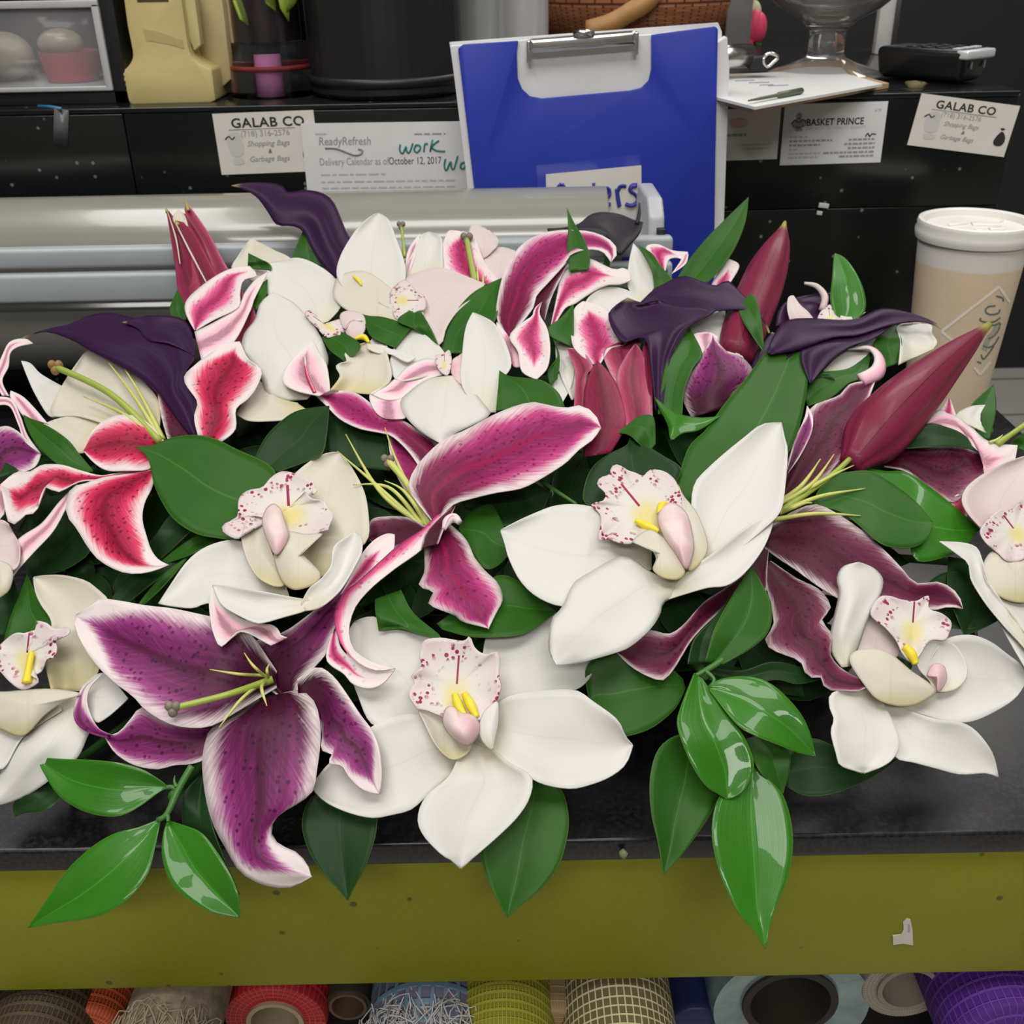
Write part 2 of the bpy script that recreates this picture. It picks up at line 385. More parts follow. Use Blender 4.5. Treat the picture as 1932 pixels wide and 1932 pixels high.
class Plant:
    """one flower, bud or sprig: an Empty with its petals and other parts as children"""
    def __init__(s, name, label, cat, c, o=0, group=None, stem=True, base=True):
        s.o = o; s.c = c; s.k = 0
        s.root = thing(name, label, cat, MP(c[0], c[1], o - 1.2), group)
        if stem:
            p = MP(c[0], c[1], o - 1.2); f = Vector((p.x * .42, .575, CT + .05))
            d = (p - CAM).normalized(); q = p + d * .03 + (f - p) * .12
            MB().tube([Vector(x) for x in resample([tuple(p), tuple(q), tuple((q + f) / 2 + Vector((0, 0, -.004))), tuple(f)], 14)], .0024, 8).build('stem', STEM, s.root)
    def petal(s, m, cc, L, Rr, o=0, name='petal', label=None, th=.0006, **k):
        s.k += 1
        if m is CA: k.setdefault('wav', .55)
        if m in (OW, OC, OP):
            cu = k.get('cup', 0); k['cup'] = [x * 1.6 for x in cu] if isinstance(cu, (tuple, list)) else cu * 1.6; k.setdefault('wav', .34)
        mb = MB(); loft(mb, P(cc, L), P(cc, Rr), s.o + o, seed=s.k, **k)
        return solid(mb.build(name, m, s.root, label, clean=False), th)
    def petals(s, m, parts, name='petal', label=None):
        """one petal folded over: several sheets in one mesh"""
        mb = MB()
        for cc, L, Rr, o, k in parts:
            s.k += 1; loft(mb, P(cc, L), P(cc, Rr), s.o + o, seed=s.k, **k)
        return solid(mb.build(name, m, s.root, label, clean=False))
    def blob(s, m, cc, O, o=0, name='lip', label=None, ax=None, c=None, th=.0006, **k):
        mb = MB(); disc(mb, P(cc, O), s.o + o, ax=P(cc, ax) if ax else None, c=P(cc, c)[0] if c else None, **k)
        return solid(mb.build(name, m, s.root, label, clean=False), th)
    def rod(s, m, cc, pts, r, o=0, name='stamen', prof=0, label=None, parent=None, flat=1):
        q = resample(P(cc, pts), 16); w_ = [MP(x, y, s.o + o + lerpl(prof, i / 15)) for i, (x, y) in enumerate(q)]
        return MB().tube(w_, [x / 1000 for x in r] if isinstance(r, (list, tuple)) else r / 1000, 10, flat=flat).build(name, m, parent or s.root, label)
    def pistil(s, cc, pts, r=1.1, o=0, prof=(0, .8), m=None, st=None, sr=2.6):
        a = s.rod(m or PIS, cc, pts, [r * 1.25, r, r * 1.05], o, 'pistil', prof)
        e = P(cc, pts)[-1]; c = MP(e[0], e[1], s.o + o + (prof[-1] if prof else 0) + .05); mb = MB()
        for k in range(3):
            an = k * 2.09 + .5; mb.ball(c + MC @ Vector((math.cos(an) * sr * .00055, math.sin(an) * sr * .00055, 0)), (sr * .00062, sr * .00062, sr * .0007))
        mb.build('stigma', st or STG, a)
        return a
def bud_spindle(F, m, cc, axis, rad, o=0, prof=0, name='bud', lobes=3):
    q = resample(P(cc, axis), 30); seg = 36; vs = []; fs = []; uv = []
    W = [MP(x, y, F.o + o + lerpl(prof, i / 29)) for i, (x, y) in enumerate(q)]
    kk = CR[cc][2]; up = None
    for i, p in enumerate(W):
        t = (W[min(i + 1, 29)] - W[max(i - 1, 0)]).normalized()
        if up is None: up = (CAM - p).normalized()
        up = (up - t * up.dot(t)).normalized(); si = t.cross(up)
        d = (p - CAM).dot(MC @ Vector((0, 0, -1)))
        x = i / 29 * (len(rad) - 1); j = min(int(x), len(rad) - 2)
        g_ = lambda k_: (rad[min(max(k_, 0), len(rad) - 1)],)
        r = cr(g_(j - 1), g_(j), g_(j + 1), g_(j + 2), x - j)[0] * kk * d / FPX
        for k in range(seg):
            a = 2 * math.pi * k / seg; rr = r * (1 - .13 * math.exp(-((((a * 3 / math.pi / 2 + .08) % 1) - .5) / .09) ** 2))
            vs.append(p + up * math.cos(a) * rr * .9 + si * math.sin(a) * rr); uv.append((k / seg, i / 29))
    for i in range(29):
        for k in range(seg): fs.append([i * seg + k, i * seg + (k + 1) % seg, (i + 1) * seg + (k + 1) % seg, (i + 1) * seg + k])
    fs.append(list(range(seg))[::-1]); fs.append([29 * seg + k for k in range(seg)])
    return MB().add(vs, fs, uv).build(name, m, F.root)
def leafs(label, cc0, c, items, o=-1.0, group=None, stems=(), name='ruscus_sprig', stem=True):
    F = Plant(name, label, 'leaves', P(cc0, c)[0], o, group, stem)
    for it in items:
        m, cc, L, Rr = it[:4]; k = dict(it[4]) if len(it) > 4 else {}; k.setdefault('wav', .12)
        k.setdefault('crease', .28); k.setdefault('prof', (-.35, .2, -.1))
        F.petal(m, cc, L, Rr, name='leaf', th=.0005, **k)
    for cc, pts, r, oo in stems: F.rod(STEM, cc, pts, r, oo, 'twig')
    return F

# ================================================================== setting
granite = NT('black_granite')
vo = granite.vor(150); sc = granite.new('ShaderNodeSeparateColor'); granite.l.new(vo.outputs['Color'], sc.inputs[0])
fl = granite.ma('MULTIPLY', granite.ss(vo.outputs['Distance'], .30, .10), granite.ma('GREATER_THAN', sc.outputs[0], .93))
n1 = granite.noise(350, None, 2)
gc = granite.mix(fl, granite.mix(n1, (.003, .004, .004), (.011, .013, .012)), (.16, .18, .17))
GR = granite.fin(gc, granite.ma('MULTIPLY_ADD', granite.noise(14), .16, .10), 0, .5)
granite2 = NT('black_granite_worn')
g2 = granite2.mix(granite2.ss(granite2.noise(420, None, 2), .35, .75), (.004, .004, .005), (.020, .020, .022))
sm = granite2.noise(9, None, 4)
GR2 = granite2.fin(granite2.mix(granite2.ss(sm, .5, .75), g2, (.024, .025, .028)), granite2.ma('MULTIPLY_ADD', sm, .35, .12), 0, .5)
gb = NT('lime_painted_board')
n1 = gb.noise(7, None, 4); vb = gb.vor(62); sb_ = gb.new('ShaderNodeSeparateColor'); gb.l.new(vb.outputs['Color'], sb_.inputs[0])
chip = gb.ma('MULTIPLY', gb.ss(gb.ma('ADD', vb.outputs['Distance'], gb.ma('MULTIPLY', gb.noise(160), .16)), .20, .15), gb.ma('GREATER_THAN', sb_.outputs[0], .45))
bc = gb.mix(n1, (.175, .175, .006), (.265, .27, .010)); bc = gb.mix(gb.ma('MULTIPLY', gb.noise(400, None, 2), .25), bc, (.09, .09, .01))
bc = gb.mix(gb.ma('MULTIPLY', chip, .75), bc, (.05, .045, .012)); gb.bump(gb.noise(300), .15, .0006)
LIME = gb.fin(bc, .55, 0, .35)
DARK = plain('dark_wall_paint', (.012, .012, .014), .6)
FLR = NT('floor_tile'); br = FLR.new('ShaderNodeTexBrick', offset=0.0); br.inputs['Scale'].default_value = 1; br.inputs['Brick Width'].default_value = .3; br.inputs['Row Height'].default_value = .3; br.inputs['Mortar Size'].default_value = .006
FLR.l.new(FLR.new('ShaderNodeTexCoord').outputs['Object'], br.inputs['Vector']); br.inputs['Color1'].default_value = (.5, .48, .44, 1); br.inputs['Color2'].default_value = (.46, .44, .41, 1); br.inputs['Mortar'].default_value = (.12, .11, .10, 1)
FLT = FLR.fin(br.outputs['Color'], .35)
YF, YR = .3665, .946                                 # front edge of the counter, face of the riser
XR = gp(1880, 770, CT).x                            # right end of the counter
def slab(name, x0, x1, y0, y1, z0, z1, m, bev=.0015, **k):
    return MB().box(((x0 + x1) / 2, (y0 + y1) / 2, (z0 + z1) / 2), (x1 - x0, y1 - y0, z1 - z0), bev=bev).build(name, m, angle=40, **k)
struct(slab('floor', -3, 3, -2.5, 3.4, -.02, 0, FLT, 0))
struct(slab('ceiling', -3, 3, -2.5, 3.4, 2.70, 2.72, plain('ceiling_white', (.75, .75, .73), .8), 0))
struct(slab('wall_back', -3, 3, 3.4, 3.45, 0, 2.7, DARK, 0))
struct(slab('wall_front', -3, 3, -2.55, -2.5, 0, 2.7, plain('wall_cream', (.22, .21, .20), .8), 0))
struct(slab('wall_left', -3.05, -3, -2.5, 3.4, 0, 2.7, plain('wall_grey', (.45, .45, .44), .8), 0))
struct(slab('wall_right', 3, 3.05, -2.5, 3.4, 0, 2.7, plain('wall_grey_right', (.45, .45, .44), .8), 0))
# four ceiling lamp housings round the area lights, plus the added front one
LBL = ['wide ceiling lamp housing above the front of the counter', 'narrow ceiling lamp housing above the right of the counter', 'narrow ceiling lamp housing above the left of the counter', 'long ceiling lamp housing beyond the ledge at back right', 'longest added lamp housing above the shop front, out of view, brightening cup and board']
for (x, y, sx, sy, p_), lb in zip(LAMPS, LBL):
    tag(MB().box((x, y, 2.685), (sx + .06, sy + .06, .03), bev=.004).build('ceiling_lamp', plain('lamp_housing', (.8, .8, .8), .5)), lb, 'lamp')
# counter
t = thing('counter', 'black granite topped work counter with lime painted front board', 'counter', (0, YF, 0))
XL = -1.2
MB().box(((XL + XR) / 2, (YF + 1.3) / 2, CT - .007), (XR - XL, 1.3 - YF, .014), bev=.002).build('worktop', GR2, t, angle=40)
MB().box(((XL + XR) / 2, YF + .013, CT - .0145 - .044), (XR - XL, .018, .088), bev=.0015).build('front_board', LIME, t, 'lime green painted front board', angle=40)
DKW = plain('cabinet_inside_dark', (.02, .017, .015), .8)
MB().box(((XL + XR) / 2, 1.0, .45), (XR - XL, .02, .9)).build('back_panel', DKW, t)
MB().box(((XL + XR) / 2, .70, CT - .34), (XR - XL, .58, .02)).build('shelf', DKW, t)
MB().box((XR - .012, .70, .452), (.02, .58, .903)).build('end_panel', DKW, t)
MB().box((XL + .012, .70, .452), (.02, .58, .903)).build('end_panel', DKW, t)
# riser with ledge
ZL = at(966, 191, YR).z
t = thing('back_ledge', 'raised black granite ledge running along the back of the counter', 'ledge', (0, YR, CT))
XR2 = at(1925, 178, YR).x
joints = [at(243, 280, YR).x, at(985, 300, YR).x]
zs = at(1560, 393, YR).z
xs = [XL] + joints + [XR2]
for a, b in zip(xs, xs[1:]):
    MB().box(((a + b) / 2, YR + .006, (zs + ZL) / 2 - .002), (b - a - .0012, .012, ZL - zs - .0045), bev=.0006).build('face_tile', GR, t, angle=40)
    MB().box(((a + b) / 2, YR + .006, (zs + CT) / 2), (b - a - .0012, .012, zs - CT - .001), bev=.0006).build('face_tile', GR, t, angle=40)
MB().box(((XL + XR2) / 2, YR + .018, (ZL + CT) / 2), (XR2 - XL, .011, ZL - CT - .006)).build('core', plain('grout_grey', (.14, .14, .13), .8), t)
MB().box(((XL + XR2) / 2, YR + .40 - .0006, ZL - .0015), (XR2 - XL, .80, .004), bev=.0008).build('ledge_top', GR, t, angle=40)
MB().box(((XL + XR2) / 2, YR + .41, (ZL + CT) / 2 - .004), (XR2 - XL, .76, ZL - CT - .010)).build('ledge_body', DKW, t)
ZT = ZL

# ================================================================== cymbidium orchids
def orchid(label, cc, c, o): return Plant('orchid', label, 'flower', P(cc, c)[0], o, 'white orchids in the arrangement')
# front and centre
F = orchid('white orchid at front centre, spotted lip upright, lowest petal pointing down past counter edge', 'I', '890,740', 0)
F.petal(OW, 'I', '780,690 620,720 430,740 345,580 292,400 300,260 330,205', '780,650 800,450 780,290 700,265 560,235 440,178 385,180 330,205', -.9, cup=.3, prof=(-.5, .1, 0))
F.petal(OW, 'I', '940,640 990,420 1030,250 1200,190 1370,150 1570,250 1578,420', '960,680 1070,620 1200,585 1350,558 1480,553 1550,495 1578,420', -1.1, cup=.2, prof=(-.4, .1, -.2))
F.petal(OW, 'I', '920,780 700,690 560,690 430,740 300,850 180,960 102,1058', '940,860 830,990 700,1110 620,1178 520,1205 420,1220 290,1190 170,1130 102,1058', -.8, cup=.35, prof=(-.3, .3, .1, -.2))
F.petal(OW, 'I', '940,740 1060,640 1130,590 1280,562 1470,556 1560,608 1690,708 1730,785 1775,842', '950,830 1040,870 1120,930 1240,1010 1330,1050 1450,1068 1540,1052 1650,1010 1735,945 1775,842', -.3, cup=.3, prof=(-.4, .3, .2, -.1), rip=.06)
F.petal(OW, 'I', '900,800 830,990 700,1110 657,1220 685,1310 770,1400 840,1448 880,1487', '980,820 1130,940 1245,1008 1240,1110 1180,1210 1080,1310 970,1405 880,1487', .1, cup=.35, prof=(-.6, .3, .3, 0))
F.blob(OC, 'I', '665,650 750,640 850,760 930,830 915,885 850,918 800,895 745,830 690,720', .5, 'lip_side_lobe', bulge=-.4)
F.blob(OW, 'I', '1075,620 1078,720 1062,810 1046,870 1000,835 975,770 990,690 1030,640', .9, 'lip_side_lobe', bulge=.25)
F.blob(LIP, 'I', '655,655 640,630 613,590 618,548 643,520 625,480 680,432 668,370 690,300 780,285 860,298 905,300 930,278 950,330 985,362 1030,372 1068,358 1085,400 1078,470 1088,545 1062,620 1000,700 900,720 780,690 700,660', .75, ax='870,700 900,290', c='860,540', bulge=-.55, rip=.10, rf=8)
F.rod(CALL, 'I', '850,580 870,640 900,690', [1.6, 2.2, 1.6], .75, 'callus')
F.rod(CALL, 'I', '900,575 930,630 965,700', [1.6, 2.2, 1.4], .8, 'callus')
F.blob(COLM, 'I', '800,655 838,640 880,672 930,680 968,705 982,760 960,815 920,846 868,828 815,785 785,722', 1.0, 'column', bulge=.75, power=3)
# right of centre, large
F = orchid('large white orchid right of centre, pink column at right of its spotted lip', 'L', '1050,900', 1.3)
F.petal(OW, 'L', '980,860 800,700 660,618 540,598 420,610 300,660 190,715 133,745', '980,960 760,1060 560,1150 460,1165 330,1110 240,1020 180,900 158,815 133,745', -.6, cup=.4, prof=(-.6, .2, .2, 0), rip=.05)
F.petal(OW, 'L', '1150,980 1220,800 1205,600 1222,480 1290,400 1390,310 1500,222 1600,150 1706,138', '1190,1000 1400,900 1600,740 1700,640 1727,500 1740,300 1722,220 1706,138', -.4, cup=.45, prof=(-.5, .2, .4, .4))
F.petal(OW, 'L', '1090,1080 1180,975 1330,870 1500,735 1570,692 1662,663', '1075,1130 1200,1090 1300,1062 1400,1050 1500,980 1600,850 1652,730 1662,663', .2, cup=(.1, .4, .2), prof=(-.3, .2, 0))
F.petal(OW, 'L', '1150,1010 1040,1005 950,960 850,890 770,900 630,980 540,1040 480,1170 420,1240 400,1370 408,1440 445,1500', '1145,1035 1090,1130 1045,1150 1030,1210 980,1290 870,1390 780,1430 640,1472 550,1495 445,1500', .25, cup=-.3, prof=(-.4, .3, .5, .1), rip=.05)
F.blob(OC, 'L', '1125,485 1160,550 1230,640 1280,760 1295,850 1260,920 1190,972 1180,880 1190,780 1140,620', .55, 'lip_side_lobe', bulge=.3)
F.blob(LIP, 'L', '642,600 705,580 722,535 675,490 690,450 745,430 752,390 790,375 840,405 900,425 932,440 970,405 1040,410 1090,440 1125,490 1150,620 1100,760 1010,790 940,750 870,815 800,812 730,790 682,800 695,720 690,650', .75, ax='1030,720 800,440', c='920,620', bulge=-.5, rip=.12, rf=9)
F.blob(OC, 'L', '870,808 955,742 1030,770 1100,840 1165,960 1152,1005 1110,1022 1040,1010 985,965 1002,900 960,840', .95, 'lip_side_lobe', bulge=.4)
F.rod(CALL, 'L', '890,690 950,720 1020,750', [1.4, 2.4, 1.4], .75, 'callus')
F.rod(CALL, 'L', '1020,650 1035,605 1060,590', [1.2, 2, 1.2], .9, 'callus')
F.blob(COLM, 'L', '1012,690 1030,622 1080,588 1130,602 1182,660 1212,780 1215,870 1175,965 1120,890 1050,790', 1.05, 'column', bulge=.7, power=3)
# left of centre
F = orchid('white orchid left of centre whose pouch shows yellow inside, below the broad pointed leaf', 'K', '430,700', 1.0)
F.petal(OC, 'K', '520,860 400,500 430,330 480,262 580,190 660,162 716,162', '560,880 700,800 830,690 872,640 880,560 860,400 800,270 716,162', -.9, cup=.35, prof=(-.5, 0, -.2))
F.petal(OW, 'D', '1600,1640 1480,1470 1330,1395 1180,1420 1060,1500 960,1640 888,1748', '1640,1760 1400,1790 1180,1745 1080,1772 960,1762 888,1748', -.7, cup=.3, prof=(-.4, .1, 0))
F.blob(OC, 'K', '165,505 200,515 280,540 320,690 380,830 405,900 340,905 250,850 190,740 162,610', .35, 'lip_side_lobe', bulge=-.35)
F.petal(OW, 'K', '560,990 460,975 350,955 200,930 80,905 5,902', '560,1010 520,1045 400,1080 300,1108 240,1110 130,1060 50,1005 5,902', .5, cup=(.3, .5, .2), prof=(-.2, .3, .2))
F.petal(OW, 'K', '500,1015 540,930 620,860 668,790 682,690 740,640 800,603', '522,1046 600,1030 690,960 745,890 802,790 836,720 838,640 800,603', .55, cup=(.2, .4, .1), prof=(-.2, .2, .3), rip=.06)
F.blob(LIP, 'K', '155,640 60,600 68,560 140,520 150,420 200,372 280,355 330,300 390,265 460,275 540,310 587,365 575,390 520,378 570,425 625,430 660,480 685,510 658,560 655,590 600,605 540,650 470,640 360,560 280,520 200,520', .7, ax='450,640 430,270', c='430,470', bulge=-.45, rip=.14, rf=8)
F.blob(OC, 'K', '360,620 430,600 520,615 600,612 620,622 530,680 514,730 560,780 612,840 590,890 520,922 450,928 390,880 352,780 345,690', .75, 'lip_front_lobe', bulge=.6)
F.blob(COLM, 'K', '315,460 350,446 388,480 412,560 430,625 405,690 355,735 312,660 280,560 290,500', 1.25, 'column', bulge=.55, power=3)
# right bottom
F = orchid('white orchid at lower right over bare black counter, one petal curled upright on its left', 'J', '1400,500', .4)
F.petal(OW, 'J', '1480,520 1560,390 1680,357 1780,388 1860,450 1920,500 1945,560', '1350,680 1480,720 1600,752 1700,748 1800,705 1890,645 1945,560', -.5, cup=.35, prof=(-.4, .2, 0))
F.petal(OW, 'J', '1290,600 1380,690 1550,745 1650,758 1720,800 1790,900 1816,1005', '1270,640 1330,800 1345,910 1430,935 1540,965 1640,990 1760,985 1816,1005', -.35, cup=.3, prof=(-.4, .3, 0))
F.petal(OW, 'J', '1200,590 1062,620 1048,680 1068,740 1055,800 1080,900 1100,950 1200,986', '1260,620 1330,740 1362,850 1340,912 1290,950 1200,986', -.2, cup=.35, prof=(-.4, .3, .1))
F.blob(OP, 'J', '1190,340 1240,262 1300,300 1360,385 1345,460 1150,440', -.3, 'petal', bulge=-.2)
F.blob(OW, 'J', '1440,400 1500,380 1600,392 1658,460 1672,540 1625,600 1540,612 1500,560 1450,500', .3, 'lip_side_lobe', bulge=-.5)
F.blob(OC, 'J', '1140,485 1160,432 1260,420 1335,450 1420,520 1505,580 1532,620 1450,672 1360,682 1270,655 1215,600', .55, 'lip_side_lobe', bulge=.35)
F.petal(OW, 'J', '1100,505 1050,430 1052,330 1075,230 1088,160 1078,100 1105,45 1180,24', '1140,500 1180,410 1220,290 1260,210 1286,150 1288,95 1245,50 1180,24', .3, cup=-.4, prof=(-.2, .4, .5))
F.blob(LIP, 'J', '1235,262 1280,180 1380,197 1440,202 1502,178 1498,235 1560,260 1602,300 1590,350 1570,380 1500,385 1430,480 1380,440 1350,380 1300,320', .6, ax='1410,460 1430,190', c='1425,310', bulge=-.35, rip=.10, rf=8)
F.rod(CALL, 'J', '1385,410 1415,440 1440,490', [2, 2.6, 1.6], .7, 'callus')
F.blob(COLM, 'J', '1490,542 1520,490 1568,498 1582,555 1560,600 1536,613 1525,560', .45, 'column', bulge=.4)
# far left bottom
F = orchid('white orchid cut by the left edge at bottom, above the sprig of three leaves', 'H', '220,700', .3)
F.petal(OC, 'H', '270,700 230,500 270,350 215,250 185,180 174,108', '460,700 520,560 520,400 570,250 500,165 430,120 300,97 174,108', -1.0, cup=.4, prof=(-.5, 0, -.2))
F.petal(OW, 'H', '420,680 500,615 560,620 665,738', '430,760 490,850 520,858 600,800 665,738', -.6, cup=.2)
F.petal(OW, 'H', '300,740 100,800 -60,860 -140,980', '320,800 120,935 0,1110 -140,980', -.3, cup=.2)
F.petal(OW, 'H', '330,740 240,790 130,900 50,1010 0,1110 -60,1290', '420,720 485,850 455,940 400,1052 290,1130 250,1172 130,1250 0,1295 -60,1290', -.1, cup=-.3, prof=(-.3, .3, 0), crease=-.3)
F.blob(OC, 'H', '-60,720 60,700 150,690 300,690 420,716 320,765 230,830 120,935 0,900 -80,850', .3, 'lip_side_lobe', bulge=.5)
F.blob(LIP, 'H', '-70,560 -20,480 70,402 130,398 205,368 188,335 240,345 285,376 350,365 364,388 335,412 282,412 296,480 270,530 242,530 212,600 160,620 200,650 120,692 50,650 -10,590', .6, ax='140,640 170,370', c='140,510', bulge=-.3, rip=.14, rf=7)
F.rod(CALL, 'H', '165,500 150,580 140,660', [1.4, 1.6, 2.4], .65, 'callus')
# right edge
F = orchid('white orchid cut by the right edge of the photo, yellow tinted pouch facing right', 'Z', '1880,1070', .5)
F.petal(OP, 'G', '1720,1500 1625,1400 1585,1320 1612,1245 1700,1175 1830,1110 1980,1060', '1900,1480 1980,1400 2040,1300 2040,1150 1980,1060', -.5, cup=.35)
F.petal(OW, 'Z', '1930,1190 1895,1140 1868,1105 1856,1070 1846,1036 1820,1024 1773,1021', '1960,1250 1895,1180 1860,1137 1834,1095 1828,1064 1808,1046 1773,1021', .2, cup=.2, rip=.1)
F.petal(OW, 'Z', '1860,1120 1900,1200 1960,1300', '1890,1110 1960,1150 2020,1260 1960,1300', -.1, cup=.2)
F.blob(OC, 'G', '1700,1690 1760,1600 1850,1640 2000,1600 2060,1720 2010,1860 1932,1895 1820,1872 1730,1800', .35, 'lip_side_lobe', bulge=.5)
F.blob(LIP, 'G', '1688,1490 1725,1430 1800,1370 1870,1368 1960,1300 2030,1400 2010,1560 1940,1640 1850,1662 1785,1612 1710,1545', .75, ax='1930,1600 1780,1400', bulge=-.3, rip=.1)
# back left pair
F = orchid('big white orchid at back left beside the opening lily bud, seen from behind', 'E', '560,880', .2)
F.petal(OC, 'E', '330,640 170,490 108,462 150,390 215,295', '470,560 450,420 350,362 280,325 215,295', -1.6, cup=.2)
F.petal(OW, 'E', '500,820 380,680 308,600 303,510 328,433', '650,760 720,680 716,590 690,520 600,450 480,405 328,433', -.7, cup=.3, crease=-.2)
F.petal(OC, 'E', '480,1220 350,1180 260,1095 180,1210 135,1282', '530,1255 420,1308 300,1320 200,1316 135,1282', -.6, cup=.2)
F.petal(OW, 'E', '530,1200 400,1205 300,1150 268,1060 200,970 163,930 180,830 240,750 268,660 340,598', '600,1120 652,1000 640,920 600,830 530,730 450,650 340,598', .1, cup=-.35, prof=(-.2, .5, .2), crease=-.2)
F.blob(LIP, 'E', '520,722 552,700 605,752 655,785 715,748 742,800 735,835 690,842 640,850 590,800', .3, ax='700,830 530,710', bulge=.2, rip=.06)
F = orchid('white orchid at back centre with tall blunt petal, lip lying to the right', 'E', '860,640', 0)
F.petal(OW, 'E', '800,640 705,520 718,400 800,260 880,180 935,155', '980,640 1065,570 1086,490 1070,400 1030,290 990,190 935,155', -.4, cup=.35, prof=(-.3, .2, 0))
F.petal(OP, 'E', '960,720 1060,560 1100,508 1190,474 1290,460 1400,498 1532,550', '1000,800 1180,850 1280,890 1312,800 1372,710 1470,622 1532,550', -.5, cup=.25, prof=(-.4, .2, 0))
F.blob(OC, 'E', '680,570 720,500 850,478 960,540 1035,620 1040,720 1180,700 1150,780 960,760 780,710 690,640', .1, 'lip_side_lobe', bulge=.3)
F.blob(LIP, 'E', '998,605 1040,550 1088,530 1150,598 1192,618 1196,690 1150,705 1055,752 1012,712', .4, ax='1000,640 1190,640', bulge=.2, rip=.06)
F.blob(OP, 'E', '715,740 755,702 845,722 862,795 830,850 765,848', .6, 'column', bulge=.4)
F.rod(LM['k'], 'E', '742,805 780,765 842,755', [.8, 1.0, .8], .95, 'column_stripe')
F.rod(CALL, 'E', '790,510 820,530 838,560', [.6, 1.4, .6], .45, 'callus')
F.rod(CALL, 'E', '800,860 850,850 880,880', [1, 2, 1], .5, 'callus')
# middle pair
F = orchid('white orchid in the middle, one petal upright and one hanging over the magenta lily', 'E', '1330,1040', .5)
F.petal(OW, 'E', '1230,1060 1050,1095 1000,1015 1010,940 1060,830 1132,768', '1330,990 1320,960 1260,880 1200,820 1132,768', -.6, cup=.2)
F.petal(OW, 'E', '1500,1270 1400,1110 1405,930 1425,790 1462,710', '1590,1270 1620,1100 1677,1010 1650,890 1590,780 1530,738 1462,710', -.1, cup=.35, prof=(-.3, .1, 0))
F.petal(OW, 'E', '1320,1066 1200,1088 1100,1160 1055,1215 1090,1300 1180,1390 1282,1448', '1345,1066 1430,1110 1530,1230 1560,1282 1470,1340 1370,1392 1282,1448', .35, cup=-.25, crease=-.15, prof=(0, .2, 0))
F.blob(LIP, 'E', '1250,960 1295,945 1330,922 1345,985 1322,1062 1270,1030', .4, ax='1300,1060 1300,930', bulge=.1)
F.blob(COLM, 'E', '1345,985 1380,955 1412,950 1408,1112 1345,1062', .2, 'column', bulge=.3)
F = orchid('small cream orchid between the big white one and the magenta lily, edges turned inward', 'E', '840,1050', .3)
F.petal(OC, 'E', '660,1150 718,1070 695,1010 755,985 745,938 800,905 870,880', '900,1170 1000,1090 992,980 960,910 870,880', -.3, cup=.4, prof=(-.3, .2, 0))
F.petal(OW, 'E', '870,900 905,845 942,793', '990,930 970,850 942,793', -.1, cup=.1)
F.petal(OW, 'E', '865,885 950,893 1010,918 1080,928 1142,965', '868,912 925,938 1000,945 1090,988 1142,965', .3, rip=.1)
# half hidden ones at the rim
F = orchid('half hidden white orchid at far left behind the long green pistil', 'D', '560,760', -1.2)
F.petal(OC, 'D', '760,800 450,700 285,690 340,540 420,420 490,322', '890,800 890,620 780,480 640,390 490,322', 0, cup=.3)
F.petal(OC, 'D', '520,890 420,902 330,820 238,744', '620,720 500,690 350,705 238,744', .2, cup=.2)
F.petal(OW, 'D', '330,700 270,692 200,580 150,470 118,388', '420,560 350,530 230,462 170,402 118,388', -.3, cup=.2)
F = orchid('white orchid peeping between black calla and glossy upright leaf at back right', 'G', '760,260', -.6)
F.petal(OP, 'G', '620,310 605,240 612,180 640,170', '760,310 720,260 680,225 640,170', 0, cup=.1)
F.petal(OW, 'G', '850,310 880,280 960,290 1045,262', '860,330 950,330 1045,262', -.1)
F.blob(LIP, 'G', '775,310 800,250 850,222 875,280 920,310 850,330', .2, bulge=.2, ax='850,320 840,230')
F.rod(OP, 'G', '800,250 815,180 770,120 700,102', [2.2, 2.4, 1.8, 1.0], .1, 'column')
F = orchid('white orchid behind the long maroon bud, only two broad petals showing', 'G', '1150,480', -1.4)
F.petal(OW, 'G', '1230,560 1240,430 1220,345 1310,328', '1420,470 1445,430 1415,380 1410,335 1310,328', 0, cup=.3)
F.petal(OW, 'G', '800,600 890,510 1000,450 1110,408', '830,610 960,585 1040,520 1110,408', .1, cup=.2)
F = orchid('white orchid behind the arching pink petals at back right of centre', 'F', '960,600', -1.3)
F.petal(OW, 'F', '740,700 780,620 880,568 1000,590 1065,655', '800,760 880,740 950,680 1065,655', .5, cup=.2)
F.petal(OW, 'F', '1050,660 995,560 1000,440 1025,323', '1065,650 1142,570 1130,490 1080,390 1025,323', 0, cup=.3)
F.petal(OW, 'F', '1240,980 1270,860 1380,760 1470,720 1540,698', '1480,960 1560,890 1550,780 1540,698', -.3, cup=.2)
F = orchid('white orchid low between the centre buds and pointed leaf, mostly hidden', 'F', '640,1050', -1.2)
F.petal(OW, 'F', '680,1200 600,1010 590,870', '780,1180 760,1000 690,900 590,870', 0, cup=.2)
F.petal(OW, 'F', '680,990 600,1060 560,1112 630,1212', '700,1010 680,1120 630,1212', .2)
F = orchid('pale orchid petals at the left edge under the red curled lily petal', 'D', '40,1500', -.2)
F.petal(OP, 'D', '60,1320 0,1280 -60,1350', '110,1420 90,1550 -60,1560 -60,1350', 0, cup=.3)
F.blob(OC, 'D', '-40,1520 30,1518 70,1560 72,1620 40,1690 -40,1715', .5, 'lip', bulge=.5)

